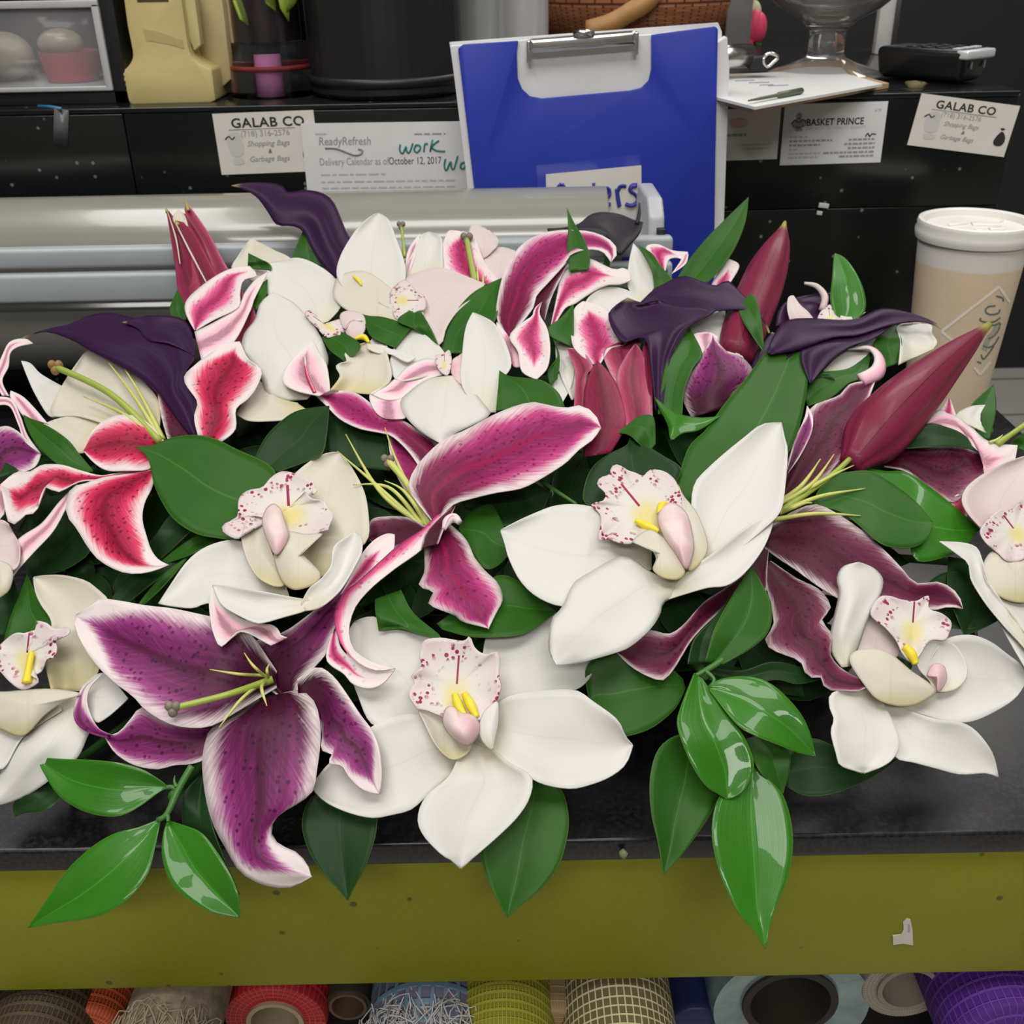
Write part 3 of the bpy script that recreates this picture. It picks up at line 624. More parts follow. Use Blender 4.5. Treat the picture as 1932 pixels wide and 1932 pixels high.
# ================================================================== oriental lilies
def lily(label, cc, c, o): return Plant('lily', label, 'flower', P(cc, c)[0], o, 'pink and purple lilies in the arrangement')
F = lily('large purple white edged lily at front left, one petal hanging over the counter', 'H', '1420,660', 0)
F.petal(LM['p'], 'K', '400,1540 220,1400 178,1300 240,1220 400,1170 560,1060 690,960 760,880', '430,1567 470,1532 492,1450 570,1365 640,1282 672,1180 720,1060 760,880', -.7, cup=.35, prof=(-.7, 0, .1), uvr=(0, .7, 0, 1))
F.petal(LM['p'], 'I', '30,500 130,438 210,480 290,585 360,690 420,770 458,880 468,1000 456,1098', '40,700 150,760 156,865 210,890 196,938 260,950 300,1010 350,1060 400,1086 456,1098', .1, cup=.25, prof=(-.6, .3, .1), rip=.05)
F.petals(LM['p'], [('H', '1350,740 1100,860 900,860 745,785 680,845 620,912 545,938', '1350,850 1065,1055 900,1086 820,1106 700,1086 600,1022 545,938', -.3, dict(prof=(-.6, .2, 0), cup=.2, uvr=(0, .75, 0, 1))),
                   ('H', '560,945 470,922 405,880 381,820 398,740 440,668 532,613', '590,930 515,895 470,825 450,750 468,680 532,613', 0, dict(prof=(0, .4, .5), uvr=(.62, 1, .25, .9)))])
F.petal(LM['p'], 'H', '1440,600 1320,420 1200,335 1070,306 900,270 760,254 620,229 520,222 462,265 394,302', '1440,680 1260,790 1100,880 960,887 860,860 755,795 690,725 590,650 490,550 420,440 388,350 394,302', .2, cup=.3, crease=.15, prof=(-1.2, .3, .5, .1), rip=.05)
F.petal(LM['p'], 'H', '1390,720 1210,830 1100,890 1056,1020 1056,1150 1080,1300 1120,1420 1180,1530 1240,1632 1320,1690 1420,1722 1520,1722 1622,1668', '1440,720 1560,695 1640,760 1668,880 1666,1000 1652,1100 1630,1220 1560,1282 1460,1340 1418,1400 1422,1465 1475,1508 1545,1540 1600,1600 1622,1668', .45, cup=-.25, crease=-.25, prof=(-1.2, .3, .6, .3, -.2), rip=.05)
F.petal(LM['b'], 'K', '330,1240 170,1160 100,1200 42,1245 0,1140 -16,1010 5,912', '420,1200 385,1186 370,1150 330,1128 240,1112 150,1082 60,1010 5,912', 1.15, cup=.15, rip=.08, label='petal turned up with pale back')
for e, r in (('1380,620 1240,612 1092,588', .8), ('1400,640 1320,570 1272,502', .8), ('1400,640 1390,590 1403,560', .8), ('1400,640 1362,680 1390,778', .9), ('1390,640 1260,740 1140,892', .9)):
    F.rod(FIL, 'H', e, [r, r * .9, .25], -.1, 'stamen', (-.4, 1.1, 1.2))
F.pistil('H', '1420,640 1180,720 900,790', 1.5, .0, (-.4, 1.3, 1.6), sr=3.4)
F = lily('magenta lily in the centre, one long broad petal reaching right and another curling down left', 'K', '1210,560', .2)
F.petal(LM['m'], 'E', '1200,1880 1050,1650 1000,1500 985,1375', '1260,1850 1200,1640 1200,1500 1120,1420 985,1375', -1.3, cup=.3)
F.petal(LM['d'], 'K', '1210,580 1100,525 980,518 890,540 880,640', '1210,660 1080,690 950,700 880,640', -.9, cup=.2, uvr=(0, .6, 0, 1))
F.petal(LM['m'], 'E', '1250,1560 1275,1450 1180,1385 1060,1312 960,1302 900,1230 800,1160 690,1150 572,1168', '1200,1640 1110,1500 1010,1405 930,1382 830,1362 720,1310 640,1232 572,1168', -.5, cup=.25, prof=(-.4, .2, 0), rip=.06)
F.petal(LM['b'], 'E', '1330,1010 1210,968 1100,1010 1030,1080 960,1120 888,1165', '1345,1050 1200,1092 1090,1170 1060,1195 970,1200 888,1165', .15, cup=-.2)
F.blob(LM['b'], 'E', '885,1170 970,1190 1062,1192 1090,1290 1040,1308 960,1300 905,1250', .05, 'petal', bulge=-.2)
F.petal(LM['m'], 'Z', '817,985 772,925 779,890 804,858 837,829 878,811 938,779 998,759 1035,764 1065,770 1085,764 1109,770 1129,791 1134,807', '825,985 854,952 894,939 934,929 978,922 1003,912 1038,892 1069,871 1092,848 1119,828 1134,807', .9, cup=.35, crease=.1, prof=(-1.2, .3, .4, .2), rip=.06)
F.petal(LM['b'], 'E', '600,1178 480,1152 403,1110 398,1050 440,980 500,920 564,866', '660,1150 655,1080 640,1000 600,940 564,866', .5, cup=.25, label='pale petal tip turned up, with a red midrib')
F.rod(LM['r'], 'E', '578,1165 535,1060 520,955', [1.3, 1.2, .4], .6, 'midrib')
F.petals(LM['k'], [('K', '720,960 800,810 850,715 910,650 980,614 1024,620', '730,950 880,850 1000,740 1022,680 1024,620', .0, dict(cup=.2, uvr=(.3, 1, 0, 1)))])
F.petals(LM['k'], [('K', '670,1180 640,1300 665,1350 740,1400 790,1457 880,1482 960,1452 1027,1370', '700,1150 720,1250 800,1330 900,1380 1027,1370', .1, dict(prof=(0, .2, .3), cup=.15, uvr=(.5, .95, 0, 1))),
                   ('K', '1250,515 1180,590 1060,665 930,780 820,880 730,950 692,1020 684,1090 700,1180 740,1262 820,1340 920,1382 1027,1370', '1340,480 1200,680 1020,815 890,920 805,1020 770,1120 766,1170 790,1258 860,1316 940,1350 1027,1370', .35, dict(prof=(-.4, .2, .3, .3), uvr=(.2, .85, .55, 1.06)))])
F.petal(LM['m'], 'K', '1190,600 1190,720 1190,830 1160,907 1240,942 1213,1005 1300,1050 1370,1080 1410,1112 1551,1148', '1310,540 1370,590 1420,640 1455,705 1470,745 1535,825 1600,888 1632,975 1595,1060 1551,1148', .1, cup=-.2, crease=-.2, prof=(-.6, .3, .4, .1), rip=.10, rf=4)
F.petal(LM['d'], 'K', '1170,700 1200,605 1280,520 1366,453', '1270,670 1310,560 1345,500 1366,453', .45, cup=.1, uvr=(0, .5, 0, 1))
F.rod(LM['b'], 'K', '1300,590 1325,540 1360,528 1388,552', [1.2, 2.4, 2.6, 1.6], .5, 'petal_tip')
for e in ('1180,560 950,390 750,58', '1170,570 930,350 703,153', '1180,570 1000,360 790,340', '1210,560 1040,220 970,22', '1210,570 1080,380 968,318'):
    F.rod(FIL, 'K', e, [1.5, 1.0, .3], -.3, 'stamen', (-.8, .6, .7))
F.pistil('K', '1225,560 1090,330 985,205', 1.8, -.2, (-.8, .5, .9), m=FIL, sr=3.4)
F = lily('crimson white edged lily at left with long brown tipped pistil, under the left aubergine calla', 'D', '900,850', .2)
F.petal(LM['r'], 'D', '900,660 820,560 768,478', '900,640 890,540 768,478', -1.2)
F.petal(LM['d'], 'D', '950,860 905,700 886,560 930,540', '1130,820 1110,680 1010,560 930,540', -.6, cup=.3, label='petal showing its dusky inside')
F.petal(LM['r'], 'D', '1110,810 1088,700 1105,615 1030,490 1100,405 1190,338 1250,290 1346,280', '1240,842 1320,770 1320,660 1390,600 1440,530 1467,440 1400,390 1372,340 1346,280', .5, cup=.15, crease=.3, prof=(-.7, .2, .3, .1), rip=.14, rf=4)
F.petal(LM['r'], 'D', '930,850 810,720 690,690 590,718 515,785 484,850 468,892', '900,910 840,992 700,1002 598,1000 525,955 468,892', -.3, cup=.4, prof=(-.7, .1, .1), uvr=(0, .75, 0, 1))
F.petal(LM['b'], 'D', '430,1076 330,1180 230,1300 100,1390 60,1500 45,1640', '434,1085 376,1200 300,1340 190,1460 100,1560 45,1640', -.4, cup=-.1, label='petal seen from its beige back')
F.petal(LM['r'], 'D', '760,1000 640,1020 560,1030 450,1002 350,972 240,970 165,1010 90,1012 3,1080', '740,1060 560,1062 440,1066 330,1122 250,1096 225,1160 200,1235 140,1250 85,1300 45,1290 18,1160 3,1080', .1, cup=.2, crease=-.3, prof=(-.5, .3, .5, .1), rip=.08)
F.petal(LM['r'], 'D', '850,1000 720,1020 580,1040 470,1078 393,1108 370,1240 430,1330 490,1430 560,1510 680,1572 780,1580 870,1562 945,1532', '865,1010 856,1090 812,1180 798,1270 822,1370 850,1450 890,1502 945,1532', .5, cup=.1, crease=-.25, prof=(-.8, .4, .5, .2), rip=.05)
for e in ('890,840 700,690 470,590', '905,830 760,600 610,400', '915,830 800,600 690,418'):
    F.rod(FIL, 'D', e, [1.6, 1.0, .4], -.3, 'stamen', (-.6, .4, .2))
F.pistil('D', '900,840 620,575 310,422', 1.9, -.2, (-.6, .6, .5), st=STB, sr=4.2)
F = lily('pink lily at the far left edge, petals curled into narrow ribbons', 'D', '60,850', -.6)
F.petal(LM['b'], 'D', '10,580 -30,480 20,340 60,278 140,264 185,290', '50,585 10,500 45,420 55,345 100,308 185,290', 0, cup=.2)
F.petal(LM['b'], 'D', '130,700 60,600 60,555', '270,742 200,660 130,590 60,555', -.2)
F.petal(LM['b'], 'D', '-40,590 60,600 110,690 150,800 225,905', '-40,640 50,640 100,740 140,840 225,905', .3, cup=.2)
F.petal(LM['p'], 'D', '-80,1020 -60,800 20,755 80,770 150,830 228,912', '-40,1040 100,1020 195,980 228,912', .1, cup=.2, uvr=(.2, .9, 0, 1))
F.petal(LM['b'], 'D', '-60,1030 0,1040 60,1060 20,1250', '-60,1250 -20,1290 20,1250', 0)
F = lily('tall lily at back centre with two spotted petals arching right like wings', 'F', '450,800', .1)
F.petal(LM['k'], 'F', '560,790 600,600 625,480 720,458 775,410 850,440 920,470 985,462 1012,530', '575,800 640,690 700,660 790,600 880,558 950,555 1012,530', -.3, cup=.1, crease=-.4, prof=(-.5, .3, .4, 0), rip=.06)
F.petal(LM['m'], 'F', '320,850 258,740 270,600 310,460 380,350 470,285 580,255 700,250 800,262 895,305 938,370 900,428', '340,840 460,690 480,620 560,530 640,440 670,390 760,358 850,368 900,428', .1, cup=.25, prof=(-.6, .2, .4, 0))
F.petal(LM['d'], 'F', '515,765 468,670 510,590 590,500 668,418', '530,750 562,640 612,530 668,418', .3, uvr=(0, .6, .5, 1))
F.petal(LM['k'], 'F', '512,652 470,690 458,730 400,770 330,845 378,930 400,1040 482,1086', '512,652 500,720 542,800 558,910 542,1020 482,1086', .6, cup=.2, prof=(0, .4, .2))
F.blob(LM['b'], 'F', '258,765 300,810 350,880 395,960 400,1010 350,1010 320,930 270,830', .2, 'petal', bulge=.2)
F = lily('upright pink and white lily petal behind the cluster of opening buds', 'F', '850,850', -.4)
F.petal(LM['k'], 'F', '800,1000 720,940 682,880 676,760 698,685 742,648', '840,1000 900,910 985,890 980,850 920,760 860,680 742,648', 0, cup=.25)
F = lily('pale pink lily at back centre holding an upright green pistil before the silver roll', 'E', '1450,560', -1.5)
F.petal(OP, 'E', '1590,620 1520,520 1530,380 1620,345 1700,365', '1700,600 1720,480 1700,365', -.3)
F.petal(OP, 'E', '1500,420 1440,260 1475,218 1530,240', '1540,400 1605,330 1590,280 1530,240', -.1, rip=.08)
F.petal(LM['k'], 'E', '1400,540 1300,470 1282,390 1300,310 1330,252 1400,258', '1640,560 1600,520 1530,430 1490,330 1460,280 1400,258', .2, cup=.25, rip=.08)
F.petal(OW, 'E', '1090,530 1100,430 1150,330 1180,275 1212,260', '1300,490 1292,400 1288,300 1250,272 1212,260', .1, cup=.2, label='plain white petal')
for e in ('1490,560 1490,510 1487,458', '1520,560 1520,520 1518,495'): F.rod(FIL, 'E', e, [.9, .8, .3], .5, 'stamen')
F.pistil('E', '1475,540 1450,420 1428,295', 1.8, .5, (0, .2), sr=4.0)
F = lily('small lily at back, its thin pistil and two narrow petals between tall white petals', 'E', '1075,470', -1.2)
F.petal(OP, 'E', '1070,430 1040,360 1018,308', '1085,420 1080,350 1018,308', 0)
F.petal(LM['b'], 'E', '1085,520 1085,420 1110,340 1160,275', '1100,500 1140,400 1165,310 1160,275', .1)
F.pistil('E', '1078,400 1072,310 1060,222', 1.0, .2, (0, 0), sr=2.8)
F = lily('pink lily tips curling outward at back right before the blue case', 'F', '1200,480', -1.2)
F.petal(LM['k'], 'F', '1190,480 1095,352 1160,328 1240,362 1332,372', '1205,480 1225,415 1275,405 1320,425 1332,372', 0, uvr=(.2, 1, 0, 1))
F.petal(LM['b'], 'F', '1310,385 1285,430 1240,495', '1335,385 1318,440 1240,495', .2)
F.petal(LM['k'], 'F', '1450,620 1470,540 1550,408', '1560,560 1620,450 1550,408', -.3, uvr=(.5, 1, 0, 1))
F = lily('dusky maroon lily right of centre, pale stamens fanned and green pistil rising right', 'G', '520,1440', -.5)
F.petal(LM['d'], 'G', '560,1300 600,1140 640,1000 730,812 790,770 900,728 960,665 1100,645', '600,1300 800,1200 905,1100 968,1030 965,960 1040,800 1100,645', -.3, cup=.35, prof=(-.5, .1, .1))
F.petal(LM['d'], 'G', '830,1180 905,1080 945,1020 960,965', '850,1190 940,1100 970,1030 960,965', .25)
F.petal(LM['p'], 'G', '600,1160 640,1000 700,860 716,788', '610,1165 680,1065 740,940 748,850 716,788', .5, cup=.15)
F.rod(LM['b'], 'G', '1020,645 1110,600 1120,520 1060,465 945,472', [4.5, 5.0, 4.0, 3.0, 1.0], 0, 'petal_tip', flat=.5)
F.petal(LM['d'], 'Z', '1440,1000 1497,964 1538,951 1571,964 1605,985 1639,1011 1669,1038 1699,1069 1729,1100 1773,1098 1807,1120 1817,1148', '1438,1030 1470,1054 1501,1074 1538,1101 1585,1130 1620,1142 1680,1137 1720,1142 1760,1150 1790,1144 1817,1148', 0, cup=.3, prof=(-.6, .3, .3, .1), rip=.04)
F.petal(LM['d'], 'J', '700,50 560,150 470,210 380,310 312,352 220,336 130,400 76,436', '720,80 610,190 490,300 415,380 372,450 322,530 280,563 200,535 130,490 76,436', -.3, cup=.2, prof=(-.5, .2, .2))
F.petal(LM['d'], 'G', '470,1590 390,1690 420,1790', '500,1600 492,1720 485,1830 420,1790', .15, uvr=(0, .5, 0, 1))
F.petal(LM['d'], 'J', '700,20 750,110 780,230 792,310 750,385 800,430 910,475 945,545 1010,550 1030,602 1120,612 1200,605 1286,538', '780,20 900,100 1000,150 1052,230 1012,290 1062,360 1048,430 1080,490 1150,540 1220,560 1286,538', .5, cup=.1, crease=-.2, prof=(-.8, .1, .5, .9), rip=.08, uvr=(.05, 1, 0, 1))
for e in ('560,1330 690,1230 790,1088', '560,1340 740,1230 866,1063', '600,1330 820,1200 976,1124', '560,1390 780,1300 1040,1254', '520,1430 760,1395 1014,1406', '560,1390 690,1340 742,1334'):
    F.rod(FIL, 'G', e, [1.4, 1.1, .35], .3, 'stamen', (-.4, .6, .6))
F.pistil('G', '570,1380 900,1140 1130,880', 1.5, .4, (-.4, .4, .6), st=STW, sr=3.4)
F = lily('dark crimson lily at far right below the paper cup, its upper petal wavy and lilac', 'G', '1450,1100', -1.0)
F.petal(LM['d'], 'G', '1130,1060 1250,1000 1390,1010 1540,1010 1700,1060', '1150,1130 1280,1160 1400,1260 1530,1330 1600,1280 1720,1160 1700,1060', -.4, cup=.3)
F.petal(LM['r'], 'G', '1520,1340 1550,1290 1640,1270', '1610,1420 1640,1340 1640,1270', -.2, uvr=(0, .4, 0, 1))
F.petal(LM['k'], 'G', '1440,830 1480,790 1512,735', '1560,880 1545,820 1512,735', .1, uvr=(.1, .7, 0, 1))
F.petal(OW, 'G', '1540,860 1570,820 1640,790 1716,784', '1720,940 1690,880 1690,830 1716,784', 0, rip=.08, label='plain white petal')
F.petal(LM['b'], 'G', '1380,885 1450,812 1540,838 1640,912 1740,990 1897,1010', '1400,905 1600,962 1640,1010 1690,1062 1718,1180 1732,1252 1790,1190 1870,1130 1897,1010', .4, crease=-.2, rip=.1)
F.pistil('G', '1780,1005 1860,950 1960,880', 1.6, .5, (0, 0)); F.rod(FIL, 'G', '1740,995 1780,980 1812,953', [1, .9, .3], .5, 'stamen')

# ================================================================== lily buds
def bud(label, cc, c, o): return Plant('lily_bud', label, 'bud', P(cc, c)[0], o, 'lily buds in the arrangement')
F = bud('maroon lily bud splitting at its pale tip, tallest at back left', 'A', '1170,1700', -.3)
bud_spindle(F, LM['u'], 'A', '1200,1800 1160,1650 1110,1480 1060,1340 1020,1225', [165, 155, 138, 112, 84, 40], o=-2.5, name='inner_petals')
F.petal(LM['u'], 'A', '1010,1780 985,1530 955,1320 928,1160', '1180,1640 1080,1430 1010,1270 928,1160', -.1, cup=-.5)
F.petal(LM['v'], 'A', '1240,1640 1140,1370 1040,1200 1040,1124', '1420,1720 1275,1500 1185,1330 1105,1210 1040,1124', -.1, cup=-.5)
F.petal(LM['u'], 'A', '1120,1760 1080,1430 985,1290 985,1235', '1330,1640 1225,1540 1130,1380 1060,1265 985,1235', .2, cup=-.5, label='middle petal with pale edge')
F.petal(OC, 'A', '985,1260 968,1220 1000,1172', '1060,1280 1035,1210 1000,1172', 0)
F.petal(LM['k'], 'A', '1090,1850 1042,1760 1042,1690 1108,1620 1220,1540 1310,1502 1400,1492', '1100,1850 1200,1790 1335,1722 1345,1640 1365,1570 1440,1545 1400,1492', .6, cup=.2, uvr=(.1, .9, 0, 1), label='half open outer petal, pink inside')
F.petal(LM['b'], 'A', '1090,1860 1210,1800 1335,1715 1372,1640 1430,1570 1503,1522', '1130,2020 1300,1930 1400,1750 1425,1680 1470,1590 1503,1522', .75, cup=-.2, label='pale rolled flap')
F.petal(LM['v'], 'A', '1290,1960 1360,1800 1400,1680', '1400,1960 1440,1800 1400,1680', -.2)
F.rod(OC, 'A', '935,1175 985,1330 1010,1480', [.3, .6, .4], .25, 'seam'); F.rod(OC, 'A', '985,1250 1060,1400 1160,1590', [.5, .7, .5], .55, 'seam')
for e_ in ('926,1158 938,1190', '1040,1122 1056,1180', '984,1234 1000,1262'): F.rod(PIS, 'A', e_, [.3, 1.2], .25, 'green_tip')
F = bud('closed crimson lily bud standing upright at back right', 'C', '380,1800', -1.3)
bud_spindle(F, BUD, 'C', '310,2000 370,1830 430,1680 500,1500 560,1350 592,1243', [100, 122, 124, 121, 106, 68, 8])
F = bud('long closed maroon lily bud leaning right toward the paper cup', 'G', '1100,1050', .4)
bud_spindle(F, BUD, 'G', '960,1120 1100,950 1250,790 1400,640 1550,500 1660,400 1735,335', [70, 165, 170, 148, 112, 68, 20], prof=(-.5, .3, .2))
F = bud('cluster lily bud opening in the centre, blunt dusty pink petal tips pointing up', 'F', '900,1250', .3)
F.petal(LM['v'], 'F', '930,1120 858,960 880,888 970,850 1045,812', '1100,1000 1060,930 1070,870 1045,812', -.5, cup=-.2)
F.petal(LM['v'], 'F', '690,1260 700,1060 668,960 648,912', '780,1260 760,1080 800,1010 730,922 648,912', -.4, cup=-.3)
F.petal(LM['u'], 'F', '1100,1300 1080,1000 1085,885 1155,850', '1135,1300 1132,1050 1125,925 1155,850', -.3, cup=-.3)
F.petal(LM['v'], 'F', '990,1400 930,1100 980,960 1037,886', '1140,1340 1112,1080 1078,940 1037,886', -.1, cup=-.5, crease=.15)
F.petal(LM['u'], 'F', '745,1520 745,1220 768,1080 822,978', '900,1500 990,1330 962,1180 900,1060 822,978', .2, cup=-.6)
F = bud('fat purple bud with white rim, beside the long upright leaf', 'F', '1500,1150', .1)
F.petal(LM['b'], 'F', '1400,950 1365,880 1370,830 1460,824', '1480,900 1500,850 1460,824', -.4)
F.petal(OW, 'F', '1540,960 1530,925 1620,950', '1650,1000 1640,960 1620,950', -.3)
F.petal(LM['p'], 'F', '1350,1300 1305,1200 1325,1100 1395,975 1470,838', '1560,1240 1640,1130 1698,1050 1640,965 1550,930 1470,838', 0, cup=-.6, prof=(-.2, .4, 0), uvr=(0, .85, .06, .94))

# ================================================================== calla lilies
def calla(label, cc, c, o): return Plant('calla_lily', label, 'flower', P(cc, c)[0], o, 'dark calla lilies in the arrangement')
F = calla('aubergine calla twisting up to the left at the very back left', 'Z', '640,480', -.4)
F.petal(CA, 'Z', '655,512 672,470 655,440 645,415 629,380 606,363 572,358 545,363 525,347 470,344 436,350', '640,530 615,508 589,471 572,437 552,426 522,424 505,400 485,373 458,357 436,350', 0, 'spathe', cup=-.35, prof=(0, .4, .2))
F = calla('violet calla at left lying over the crimson lily, thin tip pointing left', 'D', '1080,560', .6)
F.petal(CA, 'D', '1130,800 1115,620 1030,480 1090,380 1080,260 1030,160 960,135 850,135 760,150 640,118 560,120 480,140 400,180 250,213 125,262', '1070,810 1000,720 905,590 780,480 640,400 500,330 400,272 250,226 125,262', 0, 'spathe', cup=-.4, prof=(-.4, .3, .4, .3, 0))
F.petal(CA, 'D', '1090,360 950,292 830,272 770,205 685,172', '1090,350 1075,230 1015,150 850,133 760,152 685,172', .35, 'spathe_fold', cup=.1, prof=(0, .2, 0))
F = calla('slate black calla at back centre before the end of the silver roll', 'F', '900,300', -1.0)
F.petal(CB, 'F', '542,240 640,234 720,213 780,165 850,148 950,160 1030,192 1080,205', '546,256 650,246 770,260 890,310 945,392 1012,330 1062,270 1080,205', 0, 'spathe', cup=-.3)
F.rod(CB, 'F', '1045,215 1058,160 1060,100', [1.6, 1.2, .5], 0, 'spathe_tip')
F = calla('dark aubergine calla right of centre, wide mouth and hooked tip between the two lily buds', 'F', '1150,900', .5)
F.petal(CA, 'F', '1150,1260 1125,1000 1085,850 960,872 885,735 930,670 992,628', '1190,1240 1222,1000 1272,880 1345,780 1495,692 1250,672 1180,645 1115,668 992,628', 0, 'spathe', cup=.3, prof=(-.6, .2, .3))
F.petal(CA, 'F', '1060,660 1130,590 1210,545 1270,513 1340,510 1430,545 1490,560 1550,530 1610,580 1690,668 1750,738 1788,828', '1060,668 1180,645 1260,692 1380,695 1500,700 1620,695 1700,708 1755,752 1788,828', .25, 'spathe_fold', cup=-.25, prof=(-.2, .2, .1))
F = calla('aubergine calla at right lying sideways, long thin tip toward the paper cup', 'G', '720,450', .3)
F.petal(CA, 'G', '540,340 555,260 605,200 700,172 845,155', '780,330 850,240 845,155', -1.7, 'spathe_fold')
F.petal(CA, 'G', '390,600 460,450 520,375', '490,600 600,530 650,450 520,375', -.5, 'spathe_fold')
F.petal(CA, 'G', '730,660 680,480 840,405 1000,390 1215,325', '740,660 850,535 960,458 1090,410 1215,325', -.1, 'spathe_fold', cup=.2)
F.petal(CA, 'G', '490,490 530,390 595,312 720,297 900,307 1010,297 1080,260 1150,242 1260,258 1370,293 1440,325 1468,360', '520,505 660,480 760,442 870,405 1000,393 1130,352 1230,326 1340,314 1420,330 1468,360', .2, 'spathe', cup=-.5, prof=(-.1, .3, .1))

# ================================================================== ruscus leaves
leafs('ruscus sprig of three leaves and bare twig hanging at lower left, nearest the left corner', 'H', '900,1250', [
    (LG, 'H', '870,1200 840,1170 740,1110 620,1075 480,1060 330,1055 230,1047 180,1033', '870,1205 830,1225 740,1290 640,1345 540,1351 420,1320 310,1250 240,1150 180,1033'),
    (LG, 'H', '870,1375 848,1450 844,1560 880,1680 950,1760 1060,1832 1130,1860 1246,1880', '880,1375 960,1400 1050,1440 1130,1540 1200,1660 1242,1770 1246,1880'),
    (LG, 'H', '820,1370 720,1410 600,1440 480,1510 360,1620 280,1730 200,1850 143,1932', '835,1375 805,1520 770,1650 700,1750 600,1830 480,1880 300,1905 143,1932')],
    o=.2, stems=[('H', '1000,1090 930,1210 870,1340 820,1372', [1.6, 1.6, 1.2], 0), ('H', '920,1215 895,1200 868,1202', 1.0, 0), ('H', '918,1200 908,1170 910,1140', [1.0, .6, .2], .1), ('H', '868,1340 875,1360 876,1380', [1.2, .8], 0)])
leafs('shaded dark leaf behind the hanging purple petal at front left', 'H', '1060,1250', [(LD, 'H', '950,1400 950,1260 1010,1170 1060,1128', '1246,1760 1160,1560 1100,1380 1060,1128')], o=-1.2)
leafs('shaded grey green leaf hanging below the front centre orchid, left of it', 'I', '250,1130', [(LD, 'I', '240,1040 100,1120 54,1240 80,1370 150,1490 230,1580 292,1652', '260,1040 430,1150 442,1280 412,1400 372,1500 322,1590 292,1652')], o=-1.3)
leafs('green leaf hanging point down over the counter edge, behind lowest orchid petal', 'I', '1240,1020', [(LS, 'I', '1230,1000 1080,1150 1000,1280 980,1400 1020,1540 1080,1660 1122,1742', '1260,1000 1400,1070 1441,1200 1436,1320 1392,1470 1300,1590 1200,1672 1122,1742')], o=-1.0)
leafs('cluster of glossy leaves hanging over counter edge right of centre, longest leaf lowest', 'J', '480,540', [
    (LS, 'J', '430,800 330,822 260,890 228,1020 235,1170 265,1300 290,1447', '470,880 520,1000 537,1090 500,1180 440,1270 370,1362 290,1447', dict(o=-1.0)),
    (LG, 'J', '690,960 620,1010 540,1100 511,1220 520,1340 560,1480 630,1620 700,1700 756,1788', '700,960 750,1000 830,1080 870,1200 879,1330 852,1470 812,1570 775,1680 756,1788', dict(o=.3)),
    (LS, 'J', '660,830 690,900 730,980 832,1087', '760,800 860,880 862,980 832,1087', dict(o=-.1)),
    (LG, 'J', '430,530 370,680 351,760 380,860 430,970 490,1050 580,1107', '470,560 580,720 662,830 702,960 650,1070 580,1107', dict(o=.5)),
    (LG, 'J', '490,590 560,555 680,547 780,580 870,660 930,740 966,830 982,910', '500,610 620,760 700,812 800,852 900,892 982,910', dict(o=.9)),
    (LS, 'J', '480,480 500,400 530,310 620,150 690,42', '560,490 700,410 772,330 782,220 742,130 690,42', dict(o=.4)),
    (LD, 'J', '400,490 430,380 520,280 620,150', '500,480 520,330 620,150', dict(o=-.2)),
    (LD, 'J', '480,500 640,520 780,480 900,500 1000,560', '500,560 640,590 800,560 900,580 1000,560', dict(o=-.9))],
    o=.5, stems=[('J', '560,470 480,520 430,545', [1.6, 1.4, 1], 0), ('J', '480,520 520,560 500,595', [1, .8], .2)])
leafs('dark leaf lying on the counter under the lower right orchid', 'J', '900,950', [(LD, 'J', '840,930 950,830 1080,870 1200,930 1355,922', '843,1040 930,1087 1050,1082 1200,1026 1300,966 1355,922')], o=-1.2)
leafs('rounded leaf between the front centre orchid and the glossy hanging cluster', 'J', '250,560', [(LS, 'J', '380,560 240,440 60,420 -60,500 -50,650', '390,600 345,690 250,772 150,812 90,812 30,745 -50,650')], o=-1.1)
leafs('broad pointed leaf over the left lily, tip touching the stamens', 'D', '1400,1150', [(LS, 'D', '1540,1250 1560,1060 1500,965 1330,885 1200,822 1080,804 950,822 860,862 753,868', '1450,1385 1330,1394 1220,1382 1100,1357 980,1282 908,1180 863,1080 838,960 810,905 753,868')], o=.5)
leafs('pair of dark upright leaves above the broad left leaf', 'D', '1560,930', [(LD, 'D', '1400,1000 1480,830 1560,740 1640,680 1720,655 1847,640', '1560,1010 1700,960 1805,910 1835,780 1847,640'), (LD, 'E', '640,1560 640,1380 660,1235', '1000,1600 960,1400 800,1320 660,1235', dict(o=-1.6))], o=.1)
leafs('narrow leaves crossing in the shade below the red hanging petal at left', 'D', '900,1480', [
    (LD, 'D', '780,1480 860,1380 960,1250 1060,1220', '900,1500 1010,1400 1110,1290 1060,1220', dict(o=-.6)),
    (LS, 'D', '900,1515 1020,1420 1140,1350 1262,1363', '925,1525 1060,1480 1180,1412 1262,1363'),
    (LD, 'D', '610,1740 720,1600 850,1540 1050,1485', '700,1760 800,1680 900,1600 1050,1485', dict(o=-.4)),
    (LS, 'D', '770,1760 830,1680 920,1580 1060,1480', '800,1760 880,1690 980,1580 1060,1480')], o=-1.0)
leafs('slim curved leaf at far left crossing the half hidden orchid', 'D', '480,1000', [(LS, 'D', '520,1010 380,1000 290,940 200,850 150,760 128,688', '520,1000 440,905 380,830 280,760 190,720 128,688')], o=.3)
leafs('upright leaf at far left behind the lower orchid', 'H', '80,420', [(LS, 'H', '-10,560 50,330 100,200 140,92', '120,460 330,345 250,290 190,200 140,92'), (LD, 'H', '-40,400 0,200 60,100', '60,420 110,250 60,100', dict(o=-.5)), (LD, 'D', '-40,1100 -10,1040 30,958', '60,1050 100,1000 30,958', dict(o=1.0))], o=-1.2)
